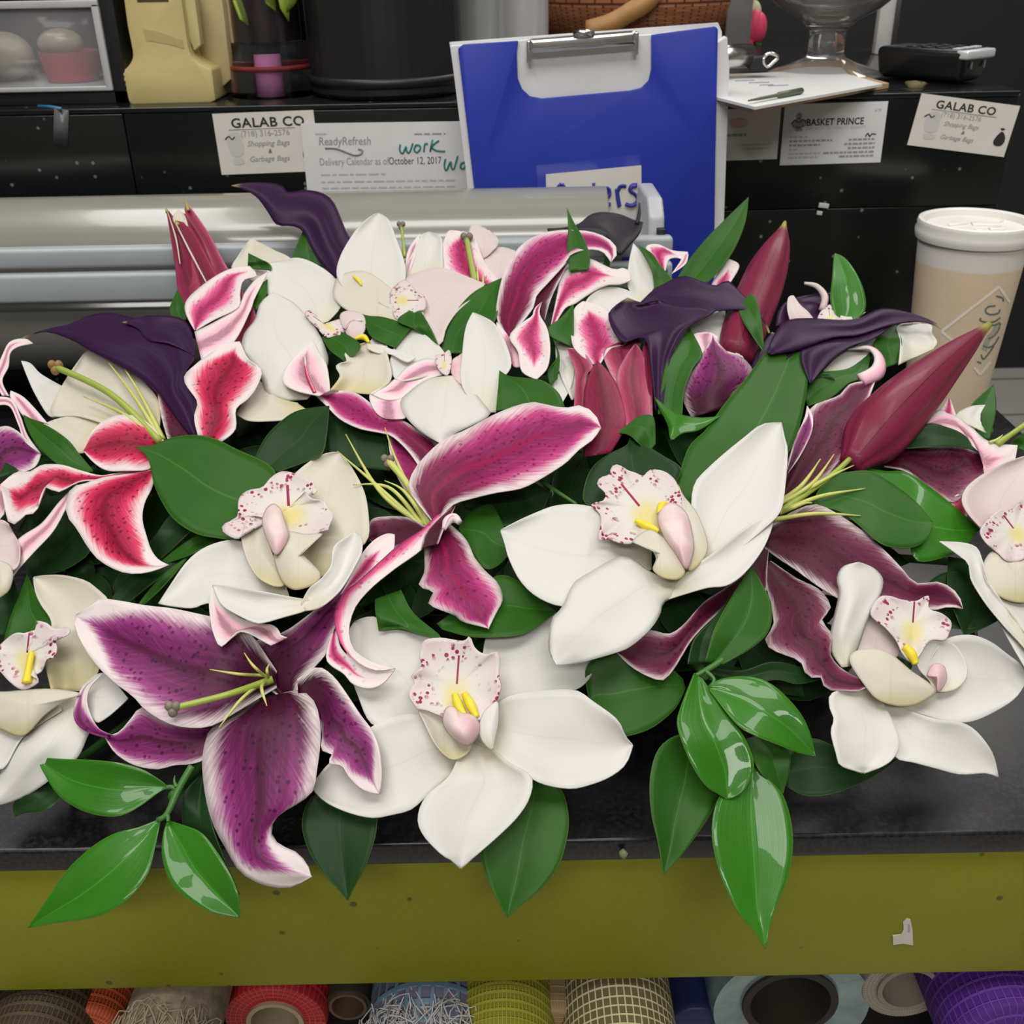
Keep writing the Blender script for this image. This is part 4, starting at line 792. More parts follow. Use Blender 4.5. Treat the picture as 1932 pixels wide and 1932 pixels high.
leafs('leaf tip under the lowest left orchid petal', 'H', '280,1170', [(LD, 'H', '260,1150 130,1230 68,1290 76,1356', '340,1180 310,1262 230,1322 130,1336 76,1356')], o=-.8)
leafs('largest upright oval leaf with pale midrib, behind the big orchid petal right of centre', 'Z', '1300,930', [(LS, 'Z', '1270,940 1297,848 1331,811 1368,760 1405,717 1439,672 1466,654 1503,647', '1330,960 1430,920 1490,850 1512,790 1524,715 1515,675 1503,647')], o=-.1)
leafs('green leaf beside the fat purple bud, with folded leaf tips below it', 'F', '1180,1250', [
    (LS, 'F', '1165,1280 1200,1030 1260,920 1342,798', '1300,1290 1312,1150 1362,1020 1412,940 1342,798', dict(o=-.3)),
    (LG, 'F', '1145,1185 1260,1272 1400,1300 1512,1292', '1160,1230 1215,1340 1236,1428 1300,1390 1400,1370 1512,1292', dict(o=.5, crease=-.4)),
    (LS, 'F', '1150,1450 1140,1300 1060,1292 990,1342 928,1386', '1110,1500 1030,1420 985,1392 928,1386')], o=.2)
leafs('dark pointed leaf directly behind the spotted lip of the big orchid', 'F', '1000,1780', [(LD, 'F', '900,1850 755,1780 752,1680 795,1580 880,1510 990,1452 1005,1393', '1150,1850 1240,1700 1295,1590 1200,1520 1100,1460 1030,1432 1005,1393')], o=.1)
leafs('leaf with upturned point above the long magenta petal', 'F', '430,1200', [(LS, 'F', '255,1260 268,1120 274,1036', '640,1240 605,1160 520,1095 420,1078 330,1068 274,1036')], o=1.0)
leafs('long leaf between centre white orchids and spotted winged lily', 'E', '1400,900', [(LS, 'E', '1283,940 1300,850 1350,730 1440,620 1530,560 1648,508', '1415,940 1430,840 1560,790 1600,720 1605,640 1648,508')], o=-.4)
leafs('short leaves tucked in front of the back centre orchid', 'E', '1060,850', [
    (LS, 'E', '1150,810 1040,752 1152,678', '1268,892 1222,790 1190,735 1152,678', dict(o=-.1)),
    (LS, 'E', '1030,910 900,850 860,785 822,713', '1115,800 1040,760 950,735 880,730 822,713'),
    (LS, 'E', '615,850 660,920 742,985', '640,835 720,818 835,900 742,985')], o=.5)
leafs('leaves beside the back left aubergine calla', 'E', '540,420', [(LS, 'E', '480,440 453,395 480,320 530,211', '630,450 628,385 590,350 555,290 530,211', dict(o=-.9)), (LS, 'E', '200,462 203,378', '330,475 322,440 203,378', dict(o=.2)), (LS, 'E', '200,610 260,560 312,525', '245,695 300,620 312,525', dict(o=.3)), (LS, 'A', '1000,1800 950,1740 995,1622', '1045,1790 1030,1700 995,1622')], o=-.3)
leafs('tall pointed leaf standing in the middle of the back rim', 'F', '720,460', [(LS, 'F', '668,480 655,350 660,250 654,126', '775,470 782,400 750,300 700,220 654,126')], o=.6)
leafs('longest slanting leaf at back right, point rising past the blue case', 'F', '1360,540', [(LS, 'F', '1270,520 1350,400 1450,280 1560,170 1672,63', '1440,545 1530,450 1605,330 1655,200 1672,63'), (LS, 'F', '1145,580 1130,480 1090,400 1053,333', '1250,530 1180,450 1130,380 1053,333', dict(o=.4))], o=-.8)
leafs('thin leaf hanging in front of the upright crimson bud', 'F', '1680,640', [(LS, 'F', '1756,932 1700,850 1640,760 1618,700', '1756,880 1745,760 1715,635 1670,612 1618,700')], o=.9)
leafs('leaf pair low between winged lily and pink petal behind buds', 'F', '640,850', [(LS, 'F', '680,900 570,850 543,800 620,740 690,663', '690,890 692,780 690,663', dict(o=.4)), (LS, 'F', '560,1120 545,1040 600,960 565,830', '600,1080 612,960 565,830', dict(o=.5))], o=-.5)
leafs('upright glossy wet leaf at back right, alone against the black wall', 'C', '940,1780', [(LG, 'C', '880,1800 848,1680 857,1560 865,1450 872,1418', '970,1800 1040,1740 1037,1640 992,1530 932,1450 872,1418')], o=-.5)
leafs('leaves under the sideways calla at right', 'G', '900,620', [(LS, 'G', '1150,580 1090,440 1160,370 1216,333', '1235,545 1248,430 1216,333', dict(o=-.2)), (LS, 'G', '700,740 730,640 800,600 950,578 1072,488', '720,790 850,740 950,660 1045,620 1072,488'), (LD, 'G', '710,660 730,620 800,590', '860,680 870,640 800,590', dict(o=.1))], o=-1.0)
leafs('broad bright leaf at right below the stamens of the maroon lily', 'G', '760,1340', [(LS, 'G', '745,1330 800,1230 870,1180 960,1158 1080,1158 1220,1240 1330,1330 1423,1442', '770,1350 900,1380 1010,1460 1130,1562 1250,1587 1340,1572 1400,1522 1423,1442')], o=.1)
leafs('dark glossy leaf at right behind the broad bright one', 'G', '1200,1250', [(LG, 'G', '1000,1130 1150,1155 1270,1160 1400,1240 1550,1360 1685,1480', '1100,1300 1290,1500 1300,1600 1345,1662 1480,1640 1600,1580 1685,1480'), (LD, 'G', '1220,1010 1380,892 1500,908 1600,955 1652,1036', '1240,1030 1400,1020 1530,1015 1652,1036', dict(o=.4)), (LD, 'Z', '1720,1130 1780,1080 1860,1090', '1760,1180 1850,1180 1860,1090', dict(o=-1.2)), (LD, 'Z', '1790,1050 1790,1120 1820,1200', '1850,1060 1900,1150 1820,1200', dict(o=-.8))], o=-.7)
leafs('pointed leaf at right edge under the paper cup', 'G', '1740,930', [(LS, 'G', '1690,970 1640,850 1640,780 1762,668', '1740,975 1778,800 1762,668'), (LS, 'G', '1850,1010 1900,960 1960,930', '1960,1050 1990,990 1960,930', dict(o=.2))], o=-2.0)
leafs('leaves under the drooping magenta petal left of the big orchid', 'K', '1300,950', [
    (LS, 'K', '915,980 918,1060 935,1158', '1060,930 1130,1060 1285,1200 1060,1150 935,1158', dict(o=.8)),
    (LS, 'K', '1260,1120 1420,1000 1600,850 1750,900 1930,1050', '1290,1150 1450,1192 1620,1192 1770,1166 1930,1050', dict(o=.6)),
    (LS, 'K', '1380,590 1440,500 1560,450 1630,560 1690,700', '1390,600 1470,740 1540,812 1620,780 1690,700'),
    (LD, 'K', '1400,440 1550,340 1750,300 1900,380', '1420,470 1600,560 1800,560 1900,380', dict(o=-.7))], o=-1.0,
    stems=[('L', '300,420 420,510 560,600', [1.2, 1.2, .9], .3), ('L', '415,520 425,535 422,555', [.9, .5, .2], .35)])
# deep shaded foliage that fills the base: uncountable
def inside(p, poly):
    r = False
    for (x1, y1), (x2, y2) in zip(poly, poly[1:] + poly[:1]):
        if (y1 > p[1]) != (y2 > p[1]) and p[0] < (x2 - x1) * (p[1] - y1) / (y2 - y1) + x1: r = not r
    return r
poly = [(40, 800), (220, 760), (420, 640), (480, 560), (640, 530), (960, 510), (1130, 500), (1330, 600), (1440, 660), (1560, 700), (1700, 820), (1830, 900), (1850, 1000), (1750, 1040), (1690, 1090), (1600, 1330), (1400, 1360), (1240, 1330), (1120, 1340), (980, 1330), (700, 1380), (420, 1330), (250, 1350), (60, 1330), (20, 1000)]
mb = MB(); cnt = 0
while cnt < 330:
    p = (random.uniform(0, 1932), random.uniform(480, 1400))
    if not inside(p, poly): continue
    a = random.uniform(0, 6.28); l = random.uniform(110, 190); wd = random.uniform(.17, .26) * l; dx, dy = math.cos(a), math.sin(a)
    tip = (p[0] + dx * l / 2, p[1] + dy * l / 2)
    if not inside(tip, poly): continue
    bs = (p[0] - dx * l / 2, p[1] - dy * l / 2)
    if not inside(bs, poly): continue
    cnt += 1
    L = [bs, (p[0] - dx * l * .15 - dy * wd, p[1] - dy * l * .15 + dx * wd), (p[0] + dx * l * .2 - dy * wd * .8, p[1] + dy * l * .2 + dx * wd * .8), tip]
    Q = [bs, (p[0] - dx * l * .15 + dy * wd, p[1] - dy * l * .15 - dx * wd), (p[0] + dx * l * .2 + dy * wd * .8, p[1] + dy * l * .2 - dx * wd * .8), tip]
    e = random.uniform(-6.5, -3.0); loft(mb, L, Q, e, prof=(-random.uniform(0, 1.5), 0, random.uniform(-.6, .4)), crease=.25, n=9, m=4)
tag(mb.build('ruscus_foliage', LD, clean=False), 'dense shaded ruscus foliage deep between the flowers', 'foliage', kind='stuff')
# dish and floral foam
t = thing('flower_dish', 'low black plastic dish with green floral foam under the flowers', 'dish', (0, .575, CT))
Me = Matrix.Diagonal((1, .42, 1))
MB().lathe([(0, .0005), (.17, .0005), (.20, .02), (.205, .045), (.2, .045), (.195, .022), (.165, .006), (0, .006)], (0, .575, CT), M=Me).build('dish', plain('dish_black_plastic', (.012, .012, .013), .4), t)
MB().ball((0, .575, CT + .045), (.18, .07, .055), seg=32, rings=16).build('floral_foam', plain('floral_foam_green', (.02, .07, .025), .9, bump=.5, scale=200), t)

# ================================================================== paper goods on the riser
PAPER = plain('paper_white', (.70, .70, .70), .7, var=.05)
PAPW = plain('paper_warm', (.68, .65, .60), .7, var=.06)
INK = plain('ink_black', (.02, .02, .022), .6)
INKG = plain('ink_grey', (.30, .30, .31), .6)
INKL = plain('ink_faint', (.48, .48, .49), .6)
INKF = plain('ink_ghost', (.57, .56, .54), .6)
INKT = plain('ink_teal', (.015, .20, .17), .5)
INKB = plain('ink_blue', (.03, .035, .30), .5)
def letters(body, m, parent, O, ex, ey, size, align='LEFT', shear=0, bold=0, stretch=1, serif=False, name='lettering', sp=1):
    """printed words: O is the baseline start, ex along the words, ey up"""
    cu = bpy.data.curves.new('t', 'FONT'); cu.body = body; cu.size = 1; cu.align_x = align; cu.shear = shear; cu.offset = bold; cu.resolution_u = 3; cu.space_character = sp
    o = bpy.data.objects.new('t', cu); COL.objects.link(o)
    me = bpy.data.meshes.new_from_object(o.evaluated_get(bpy.context.evaluated_depsgraph_get())); bpy.data.objects.remove(o)
    mb = MB(); vs = [O + ex * (v.co.x * size * stretch) + ey * (v.co.y * size) for v in me.vertices]
    mb.add(vs, [list(p.vertices) for p in me.polygons]); bpy.data.meshes.remove(me)
    return mb.build(name, m, parent, smooth=False, clean=False)
class Sheet:
    """a card or paper lying on the plane y = Y, its corners traced"""
    def __init__(s, name, label, cat, tl, tr, bl, Y, m, th=.0005, group=None, rounded=.0):
        s.O = at(*tl, Y); s.X = at(*tr, Y) - s.O; s.D = at(*bl, Y) - s.O; s.D -= s.X * (s.D.dot(s.X) / s.X.dot(s.X)) * (.0 if False else 1)
        s.w = s.X.length; s.h = s.D.length; s.ex = s.X.normalized(); s.ey = -s.D.normalized(); s.n = Vector((0, -1, 0))
        s.t = thing(name, label, cat, s.O + s.X / 2 + s.D, group)
        mb = MB(); c = [s.O, s.O + s.X, s.O + s.X + s.D, s.O + s.D]
        vs = [p + s.n * .0 for p in c] + [p - s.n * th for p in c]
        mb.add(vs, [[0, 1, 2, 3], [7, 6, 5, 4], [0, 4, 5, 1], [1, 5, 6, 2], [2, 6, 7, 3], [3, 7, 4, 0]])
        s.p = mb.build('sheet', m, s.t, smooth=False)
    def at(s, fx, fy, l=.0002): return s.O + s.X * fx + s.D * fy + s.n * l
    def text(s, body, fx, fy, size, m=None, **k): return letters(body, m or INK, s.t, s.at(fx, fy), s.ex, s.ey, size * s.h, **k)
    def line(s, pts, m=None, wd=.0003, name='ink_line', smooth=True):
        q = [(fx, fy) for fx, fy in pts]
        if smooth and len(q) > 2: q = resample(q, max(8, len(q) * 5))
        return MB().tube([s.at(a, b, .0002) for a, b in q], wd, 6, flat=1).build(name, m or INK, s.t)
    def bars(s, x0, x1, fy, wd, m=None, gaps=None):
        """a line of print too small to read"""
        mb = MB(); x = x0; rnd = random.Random(int(fy * 1000))
        while x < x1:
            e = min(x1, x + rnd.uniform(.02, .06)); p = [s.at(x, fy - wd / 2), s.at(e, fy - wd / 2), s.at(e, fy + wd / 2), s.at(x, fy + wd / 2)]
            mb.add(p, [[0, 1, 2, 3]]); x = e + .010
        return mb.build('small_print', m or INKL, s.t, smooth=False)
    def blob(s, pts, m=None, name='printed_picture'):
        q = resample(pts, 40, True); return MB().add([s.at(a, b, .0002) for a, b in q], [list(range(40))]).build(name, m or INK, s.t, smooth=False)
YC = YR - .0011
GC = 'business cards stuck to the ledge face'
def galab(c):
    c.text('GALAB CO', .17, .235, .215, bold=.022, stretch=1.12, sp=1.08)
    c.line([(.14, .265), (.80, .265)], INKG, .00022, smooth=False)
    c.text('(718) 316-2576', .25, .385, .135, INKG, stretch=1.0)
    c.text('Shopping Bags', .30, .545, .125, INKG, shear=.3, bold=.006, stretch=1.02)
    c.text('&', .50, .67, .105, INK, shear=.2)
    c.text('Garbage Bags', .30, .80, .125, INKG, shear=.3, bold=.006, stretch=1.02)
    c.blob([(.90, .52), (.945, .60), (.955, .72), (.925, .80), (.87, .80), (.845, .74), (.855, .64)], INK)
    c.blob([(.875, .47), (.90, .45), (.925, .47), (.90, .50)], INK)
    c.blob([(.12, .36), (.24, .33), (.255, .66), (.13, .68)], INKF)
    c.blob([(.14, .74), (.23, .73), (.25, .82), (.15, .84)], INKF)
    c.line([(.09, .42), (.13, .37), (.16, .42), (.19, .38)], INK, .0005)
galab(Sheet('business_card', 'white bag seller card stuck straight on the ledge, left of the letter', 'card', (400, 215), (591, 207.5), (417, 330), YC, PAPW, group=GC))
galab(Sheet('business_card', 'tilted white bag seller card stuck under the phone at far right', 'card', (1739, 176), (1925, 200), (1708, 273), YC - .0006, PAPW, group=GC))
c = Sheet('business_card', 'white basket seller card with small crowned emblem, under the clipboard', 'card', (1481, 197), (1676, 191), (1472, 312), YC, PAPER, group=GC)
c.text('BASKET PRINCE', .225, .355, .155, INK, bold=.025, stretch=.86, sp=1.05)
c.text('IMPORTER OF QUALITY BASKETS', .225, .425, .062, INKL, stretch=1.12)
c.text('# 70', .88, .16, .06, INKG)
for p in ([(.13, .15), (.16, .14), (.175, .20), (.15, .24), (.12, .21)], [(.09, .29), (.15, .22), (.205, .29), (.19, .37), (.14, .40), (.095, .37)], [(.20, .27), (.235, .25), (.225, .31)], [(.12, .40), (.18, .39), (.19, .43), (.13, .44)]): c.blob(p, INKG)
c.line([(.08, .32), (.11, .26), (.15, .30), (.19, .25), (.22, .33), (.17, .38), (.12, .36)], INK, .0003)
for a, b, y in ((.075, .25, .535), (.075, .50, .605), (.075, .38, .675), (.075, .17, .745), (.075, .39, .815), (.075, .38, .88)): c.bars(a, b, y, .032, INKG if y > .6 and y < .7 else INKL)
for a, b, y in ((.66, .92, .605), (.62, .92, .675), (.66, .92, .745), (.42, .92, .815), (.58, .92, .88)): c.bars(a, b, y, .034, INKG)
c.line([(.82, .56), (.84, .51), (.86, .56), (.88, .52), (.92, .53)], INK, .0005)
c = Sheet('business_card', 'card with faint red stamp half hidden behind the blue case', 'card', (1285, 209), (1474, 203), (1280, 306), YC, PAPW, group=GC)
c.blob([(.50, .20), (.62, .17), (.68, .26), (.62, .36), (.52, .34)], plain('ink_pink', (.60, .40, .42), .6)); c.bars(.46, .67, .50, .05, INKG); c.bars(.58, .92, .70, .03); c.bars(.64, .92, .78, .03)
c = Sheet('letter', 'white printed letter with green handwriting stuck left of the blue case', 'letter', (567, 233), (935, 228), (579, 404), YC - .0012, PAPER)
c.text('ReadyRefresh', .082, .235, .125, INKG, bold=.008, stretch=.86, shear=.1)
c.line([(.115, .265), (.17, .27), (.22, .31), (.265, .345), (.30, .33), (.305, .29), (.285, .28)], INKG, .0009)
c.text('Delivery Calendar as of ', .078, .455, .115, INKG, stretch=.72)
c.text('October 12, 2017', .438, .455, .115, INK, stretch=.72)
c.bars(.08, .42, .56, .018); c.bars(.08, .78, .64, .018); c.bars(.08, .78, .71, .018); c.bars(.58, .74, .13, .018, INKG); c.bars(.07, .13, .115, .018)
c.line([(.505, .235), (.50, .30), (.515, .335), (.535, .26), (.535, .31), (.55, .325), (.57, .225)], INKT, .0008, 'handwriting')
c.line([(.585, .245), (.575, .30), (.59, .325), (.608, .285), (.602, .25), (.585, .248)], INKT, .0008, 'handwriting')
c.line([(.625, .32), (.632, .24), (.648, .235)], INKT, .0008, 'handwriting')
c.line([(.672, .19), (.658, .32)], INKT, .0008, 'handwriting'); c.line([(.705, .20), (.668, .265), (.69, .31), (.735, .32)], INKT, .0008, 'handwriting')
c.line([(.735, .40), (.728, .48), (.738, .53), (.762, .43), (.765, .50), (.778, .51), (.80, .37)], INKT, .0008, 'handwriting')
c.line([(.845, .44), (.82, .45), (.812, .50), (.83, .51), (.848, .44), (.85, .51)], INKT, .0008, 'handwriting')
tag(MB().box(at(115, 240, YR - .0005), (.012, .0006, .030), M=Matrix.Rotation(R(14), 3, 'Y')).build('tape_strip', plain('clear_tape', (.10, .11, .11), .3)), 'short dull strip of clear tape on the ledge face at far left', 'tape')
tag(MB().tube([gp(72, 200, ZT + .0015), gp(95, 201, ZT + .0015), gp(115, 205, ZT + .0015)], .0014, 8, flat=.6).build('blue_scrap', plain('blue_plastic', (.02, .16, .30), .4)), 'tiny blue scrap on the ledge edge before the drawer unit', 'scrap')
WH = plain('plaster_white', (.62, .60, .56), .8)
for (u, v, w_, h_), lb in zip(((1554, 388, .009, .0042), (1546, 402, .005, .0035)), ('larger white plaster chip on the tile joint left of the paper cup', 'smaller white plaster chip just below the larger one on the tile joint')):
    tag(MB().box(at(u, v, YR - .0012), (w_, .002, h_), bev=.0006, M=Matrix.Rotation(R(8), 3, 'Y')).build('plaster_chip', WH), lb, 'chip')

# ================================================================== blue clip case
def plate(name, pts, Y, th, m, parent, bev=0, label=None, rs=None):
    q = [at(u, v, Y) for u, v in pts]; n = len(q); bm = bmesh.new()
    f = bm.faces.new([bm.verts.new(p) for p in q]); r = bmesh.ops.extrude_face_region(bm, geom=[f])
    for g in r['geom']:
        if isinstance(g, bmesh.types.BMVert): g.co.y += th
    if bev: bmesh.ops.bevel(bm, geom=[e for e in bm.edges], offset=bev, segments=2, affect='EDGES', profile=.5)
    bm.verts.ensure_lookup_table(); mb = MB(); mb.add([v.co for v in bm.verts], [[v.index for v in f.verts] for f in bm.faces]); bm.free()
    return mb.build(name, m, parent, label, angle=35)
YB = .882
t = thing('document_case', 'blue plastic document case with chrome clip and white handwritten label', 'case', at(1125, 520, YB))
BLUE = plain('case_blue_plastic', (.022, .040, .36), .42, var=.06, spec=.35)
CHROME = plain('chrome', (.75, .73, .70), .22, metal=1)
cov = [(864, 92), (874, 84), (978, 77), (975, 100), (977, 148), (985, 168), (1000, 182), (1022, 186), (1190, 171), (1210, 166), (1224, 152), (1229, 130), (1229, 66), (1350, 50), (1355, 55), (1350, 300), (1346, 640), (915, 640), (895, 360)]
plate('front_cover', cov, YB, .003, BLUE, t, .0008)
plate('pages', [(850, 88), (1000, 76), (1240, 66), (1356, 80), (1372, 70), (1376, 130), (1362, 520), (1352, 640), (905, 640), (880, 330)], YB + .0035, .014, PAPER, t)
plate('back_cover', [(848, 80), (1355, 43), (1362, 60), (1352, 645), (905, 645), (888, 360)], YB + .018, .004, plain('case_back_white', (.66, .66, .68), .5), t, label='pale back cover')
a, b = at(998, 86, YB + .001), at(1199, 70, YB + .001)
mb = MB(); d = (b - a).normalized(); up = Vector((-d.z, 0, d.x))
mb.box((a + b) / 2 + Vector((0, -.004, 0)) , ((b - a).length, .009, .010), M=Matrix((d, (0, 1, 0), up)).transposed(), bev=.003)
for p in (a, b): mb.box(p + Vector((0, -.003, -.004)), (.004, .006, .016), bev=.001)
mb.build('clip', CHROME, t, angle=40)
MB().tube([at(1085, 66, YB - .006), at(1100, 62, YB - .010), at(1118, 64, YB - .006)], .003, 10).build('clip_rivet', CHROME, t)
plate('label_pocket', [(1012, 312), (1208, 292), (1212, 460), (1018, 470)], YB - .0008, .0006, plain('pocket_film', (.035, .055, .42), .15, spec=.7), t, label='clear pocket for the label')
plate('label', [(1030, 329), (1210, 312), (1211, 440), (1032, 452)], YB - .0014, .0004, PAPW, t)
def hand(ps, wd=.0025):
    q = resample(ps, 20); MB().tube([at(u, v, YB - .0016) for u, v in q], wd, 8, flat=.5).build('handwriting', INKB, t)
hand([(1060, 347), (1049, 362), (1052, 384), (1065, 388), (1072, 368), (1060, 347)]); hand([(1083, 360), (1086, 388)]); hand([(1085, 370), (1092, 358), (1100, 358)])
hand([(1122, 366), (1110, 366), (1108, 384), (1121, 384), (1120, 345)])
hand([(1138, 376), (1149, 366), (1146, 355), (1137, 360), (1138, 380), (1152, 385)]); hand([(1164, 356), (1166, 372), (1169, 389)]); hand([(1166, 360), (1171, 352), (1181, 352)])
hand([(1202, 349), (1192, 350), (1188, 360), (1198, 367), (1203, 378), (1192, 387), (1180, 384)])

# ================================================================== film dispenser
FILM = NT('clear_film_roll'); ns = FILM.noise(6, None, 2)
tx = FILM.new('ShaderNodeTexCoord'); sp_ = FILM.new('ShaderNodeSeparateXYZ'); FILM.l.new(tx.outputs['Object'], sp_.inputs[0])
bd = FILM.noise(1, FILM.comb(FILM.ma('MULTIPLY', sp_.outputs[0], 3), FILM.ma('MULTIPLY', sp_.outputs[2], 90)), 3)
FILM.bump(bd, .12, .001)
FILMM = FILM.fin(FILM.mix(bd, (.19, .187, .165), (.31, .305, .275)), .19, .0, .6, coat=.2)
ROLL2 = plain('roller_dark_film', (.12, .12, .11), .12, spec=.7, var=.4, scale=8)
GREY = plain('dispenser_grey_metal', (.36, .40, .415), .4, metal=0, var=.06)
GREYP = plain('dispenser_grey_plastic', (.46, .48, .50), .4, var=.05)
xr = at(1143, 400, .83).x; x0 = -1.05; xb = at(1233, 430, .80).x
AX = Matrix(((0, 0, 1), (0, 1, 0), (-1, 0, 0)))                        # local z along world x
zc = CT + .166
t = thing('film_dispenser', 'grey table dispenser with cutter bars for clear wrapping film at back left', 'dispenser', (-.3, .82, CT))
for xx in (xb, x0 - .03):
    mb = MB(); prof = [(.77, CT + .0005), (.90, CT + .0005), (.90, CT + .06), (.86, CT + .10), (.865, CT + .195), (.855, CT + .206), (.80, CT + .206), (.785, CT + .195), (.775, CT + .10)]
    bm = bmesh.new(); f = bm.faces.new([bm.verts.new((xx - .006, y, z)) for y, z in prof]); r = bmesh.ops.extrude_face_region(bm, geom=[f])
    for g in r['geom']:
        if isinstance(g, bmesh.types.BMVert): g.co.x += .012
    bmesh.ops.bevel(bm, geom=bm.edges[:], offset=.003, segments=3, affect='EDGES', profile=.5); bm.verts.ensure_lookup_table()
    mb.add([v.co for v in bm.verts], [[v.index for v in f.verts] for f in bm.faces]); bm.free(); e = mb.build('end_bracket', GREYP, t, angle=40)
    if xx == xb:
        MB().box((xx + .002, .7745, CT + .172), (.006, .006, .034), bev=.0008).build('slot', plain('slot_black', (.012, .012, .014), .5), e)
        MB().ball((xx - .004, .772, CT + .158), .0045).build('knob', plain('knob_white', (.7, .7, .7), .4), e)
L_ = xb - x0; mx = (xb + x0) / 2
for z_, h_, y_ in ((CT + .1775, .0145, .770), (CT + .1565, .0215, .766)):
    MB().box((mx, y_, z_), (L_ + .02, .012, h_), bev=.003).build('cutter_bar', GREY, t, angle=40)
MB().lathe([(.030, -L_ / 2), (.030, L_ / 2)], (mx, .800, CT + .113), M=AX, seg=64).build('feed_roller', ROLL2, t, angle=40)
MB().lathe([(.010, -L_ / 2 - .01), (.010, L_ / 2 + .01)], (mx, .83, zc), M=AX, seg=24).build('axle', GREY, t, angle=40)
MB().box((mx, .83, CT + .004), (L_, .10, .006), bev=.001).build('base_plate', plain('base_black', (.015, .015, .016), .5), t, angle=40)
t = thing('film_roll', 'big clear shiny roll of wrapping film in the dispenser, right end cut square', 'roll', ((x0 + xr) / 2, .83, zc))
lx = xr - x0 - .03
MB().lathe([(.016, lx / 2 + .001), (.041, lx / 2), (.042, lx / 2 - .001), (.042, -lx / 2 + .001), (.041, -lx / 2), (.016, -lx / 2 - .001)], ((x0 + .03 + xr) / 2, .83, zc), M=AX, seg=96).build('film', FILMM, t, angle=40)
MB().lathe([(.0125, lx / 2 + .012), (.0155, lx / 2 + .012), (.0155, -lx / 2 - .002), (.0125, -lx / 2 - .002)], ((x0 + .03 + xr) / 2, .83, zc), M=AX, seg=32, closed=True).build('core', plain('card_core', (.42, .35, .26), .7), t, angle=40)

# ================================================================== paper cup
CUPY = .85; cx_ = at(1840, 430, CUPY).x
t = thing('paper_cup', 'tall paper coffee cup with white lid standing at right behind the flowers', 'cup', (cx_, CUPY, CT))
cm = NT('cup_kraft_print'); tc = cm.new('ShaderNodeTexCoord'); sx = cm.new('ShaderNodeSeparateXYZ'); cm.l.new(tc.outputs['Object'], sx.inputs[0])
wv = cm.noise(1, cm.comb(cm.ma('MULTIPLY', sx.outputs[0], 40), cm.ma('MULTIPLY', sx.outputs[2], 260), cm.ma('MULTIPLY', sx.outputs[1], 40)), 3)
tan = cm.mix(cm.ma('ADD', cm.ma('MULTIPLY', wv, .5), cm.ma('MULTIPLY', cm.noise(22), .5)), (.66, .50, .33), (.80, .67, .50))
cc = cm.mix(cm.ss(cm.ma('ADD', sx.outputs[2], cm.ma('MULTIPLY', wv, .003)), .141, .144), tan, (.76, .73, .68))
CUPM = cm.fin(cc, .5)
RB, RT, HC = .031, .0425, .166
MB().lathe([(0, .004), (RB - .002, .004), (RB - .0015, .0005), (RB, .0005), (RT, HC), (RT - .001, HC), (RB - .001, .006)], (cx_, CUPY, CT), seg=96).build('body', CUPM, t, angle=40)
LIDM = plain('lid_white_plastic', (.78, .76, .72), .35, var=.03)
MB().lathe([(RT + .0005, HC - .007), (RT + .0018, HC - .007), (RT + .0026, HC - .004), (RT + .0028, HC), (RT + .0016, HC + .0025), (RT + .0022, HC + .005), (RT + .0012, HC + .0075), (RT - .001, HC + .008), (RT - .003, HC + .0065), (RT - .004, HC + .002), (0, HC + .002)], (cx_, CUPY, CT), seg=96).build('lid', LIDM, t, angle=40)
lid = t.children[-1]
zl = CT + HC + .0025
for dx, dy, a, sx_, sy_ in ((-.012, .006, 20, .018, .004), (.010, .004, -10, .022, .010), (.012, -.012, 0, .012, .006), (-.004, -.016, 5, .006, .005), (.024, .012, 40, .010, .003)):
    MB().box((cx_ + dx, CUPY + dy, zl), (sx_, sy_, .0022), M=Matrix.Rotation(R(a), 3, 'Z'), bev=.0008).build('raised_mark', LIDM, lid, angle=40)
def oncup(u, v, l=.0004):
    r = ray(u, v); o_ = CAM - Vector((cx_, CUPY, CT)); best = None
    for k in range(2000):
        p = CAM + r * (.72 + k * .0001); h = p.z - CT; rr = RB + (RT - RB) * (h - .0005) / HC + l
        if math.hypot(p.x - cx_, p.y - CUPY) < rr: return p
    return CAM + r * CUPY
def cupline(pts, m, wd, name):
    q = resample(pts, 24) if len(pts) > 2 else [(pts[0][0] + (pts[1][0] - pts[0][0]) * i / 11, pts[0][1] + (pts[1][1] - pts[0][1]) * i / 11) for i in range(12)]
    vs = []; k = wd * 2300
    for i, p in enumerate(q):
        a, b = q[max(i - 1, 0)], q[min(i + 1, len(q) - 1)]; l = dist(a, b) or 1; nx, ny = -(b[1] - a[1]) / l * k, (b[0] - a[0]) / l * k
        vs += [oncup(p[0] + nx, p[1] + ny), oncup(p[0] - nx, p[1] - ny)]
    MB().add(vs, [[2 * i, 2 * i + 1, 2 * i + 3, 2 * i + 2] for i in range(len(q) - 1)]).build(name, m, t, clean=False)
Q = lambda x, y: (1690 + x * .2692, 370 + y * .2692)
PALE = plain('cup_print_pale', (.88, .80, .68), .5); SAGE = plain('cup_print_sage', (.10, .16, .15), .5); SAGEL = plain('cup_print_grey', (.42, .40, .33), .5)
for a_, b_ in (((320, 950), (725, 635)), ((725, 635), (800, 745)), ((320, 950), (430, 1040)), ((550, 1200), (592, 1252)), ((592, 1252), (665, 1160))): cupline([Q(*a_), Q(*b_)], PALE, .0011, 'diamond_border')
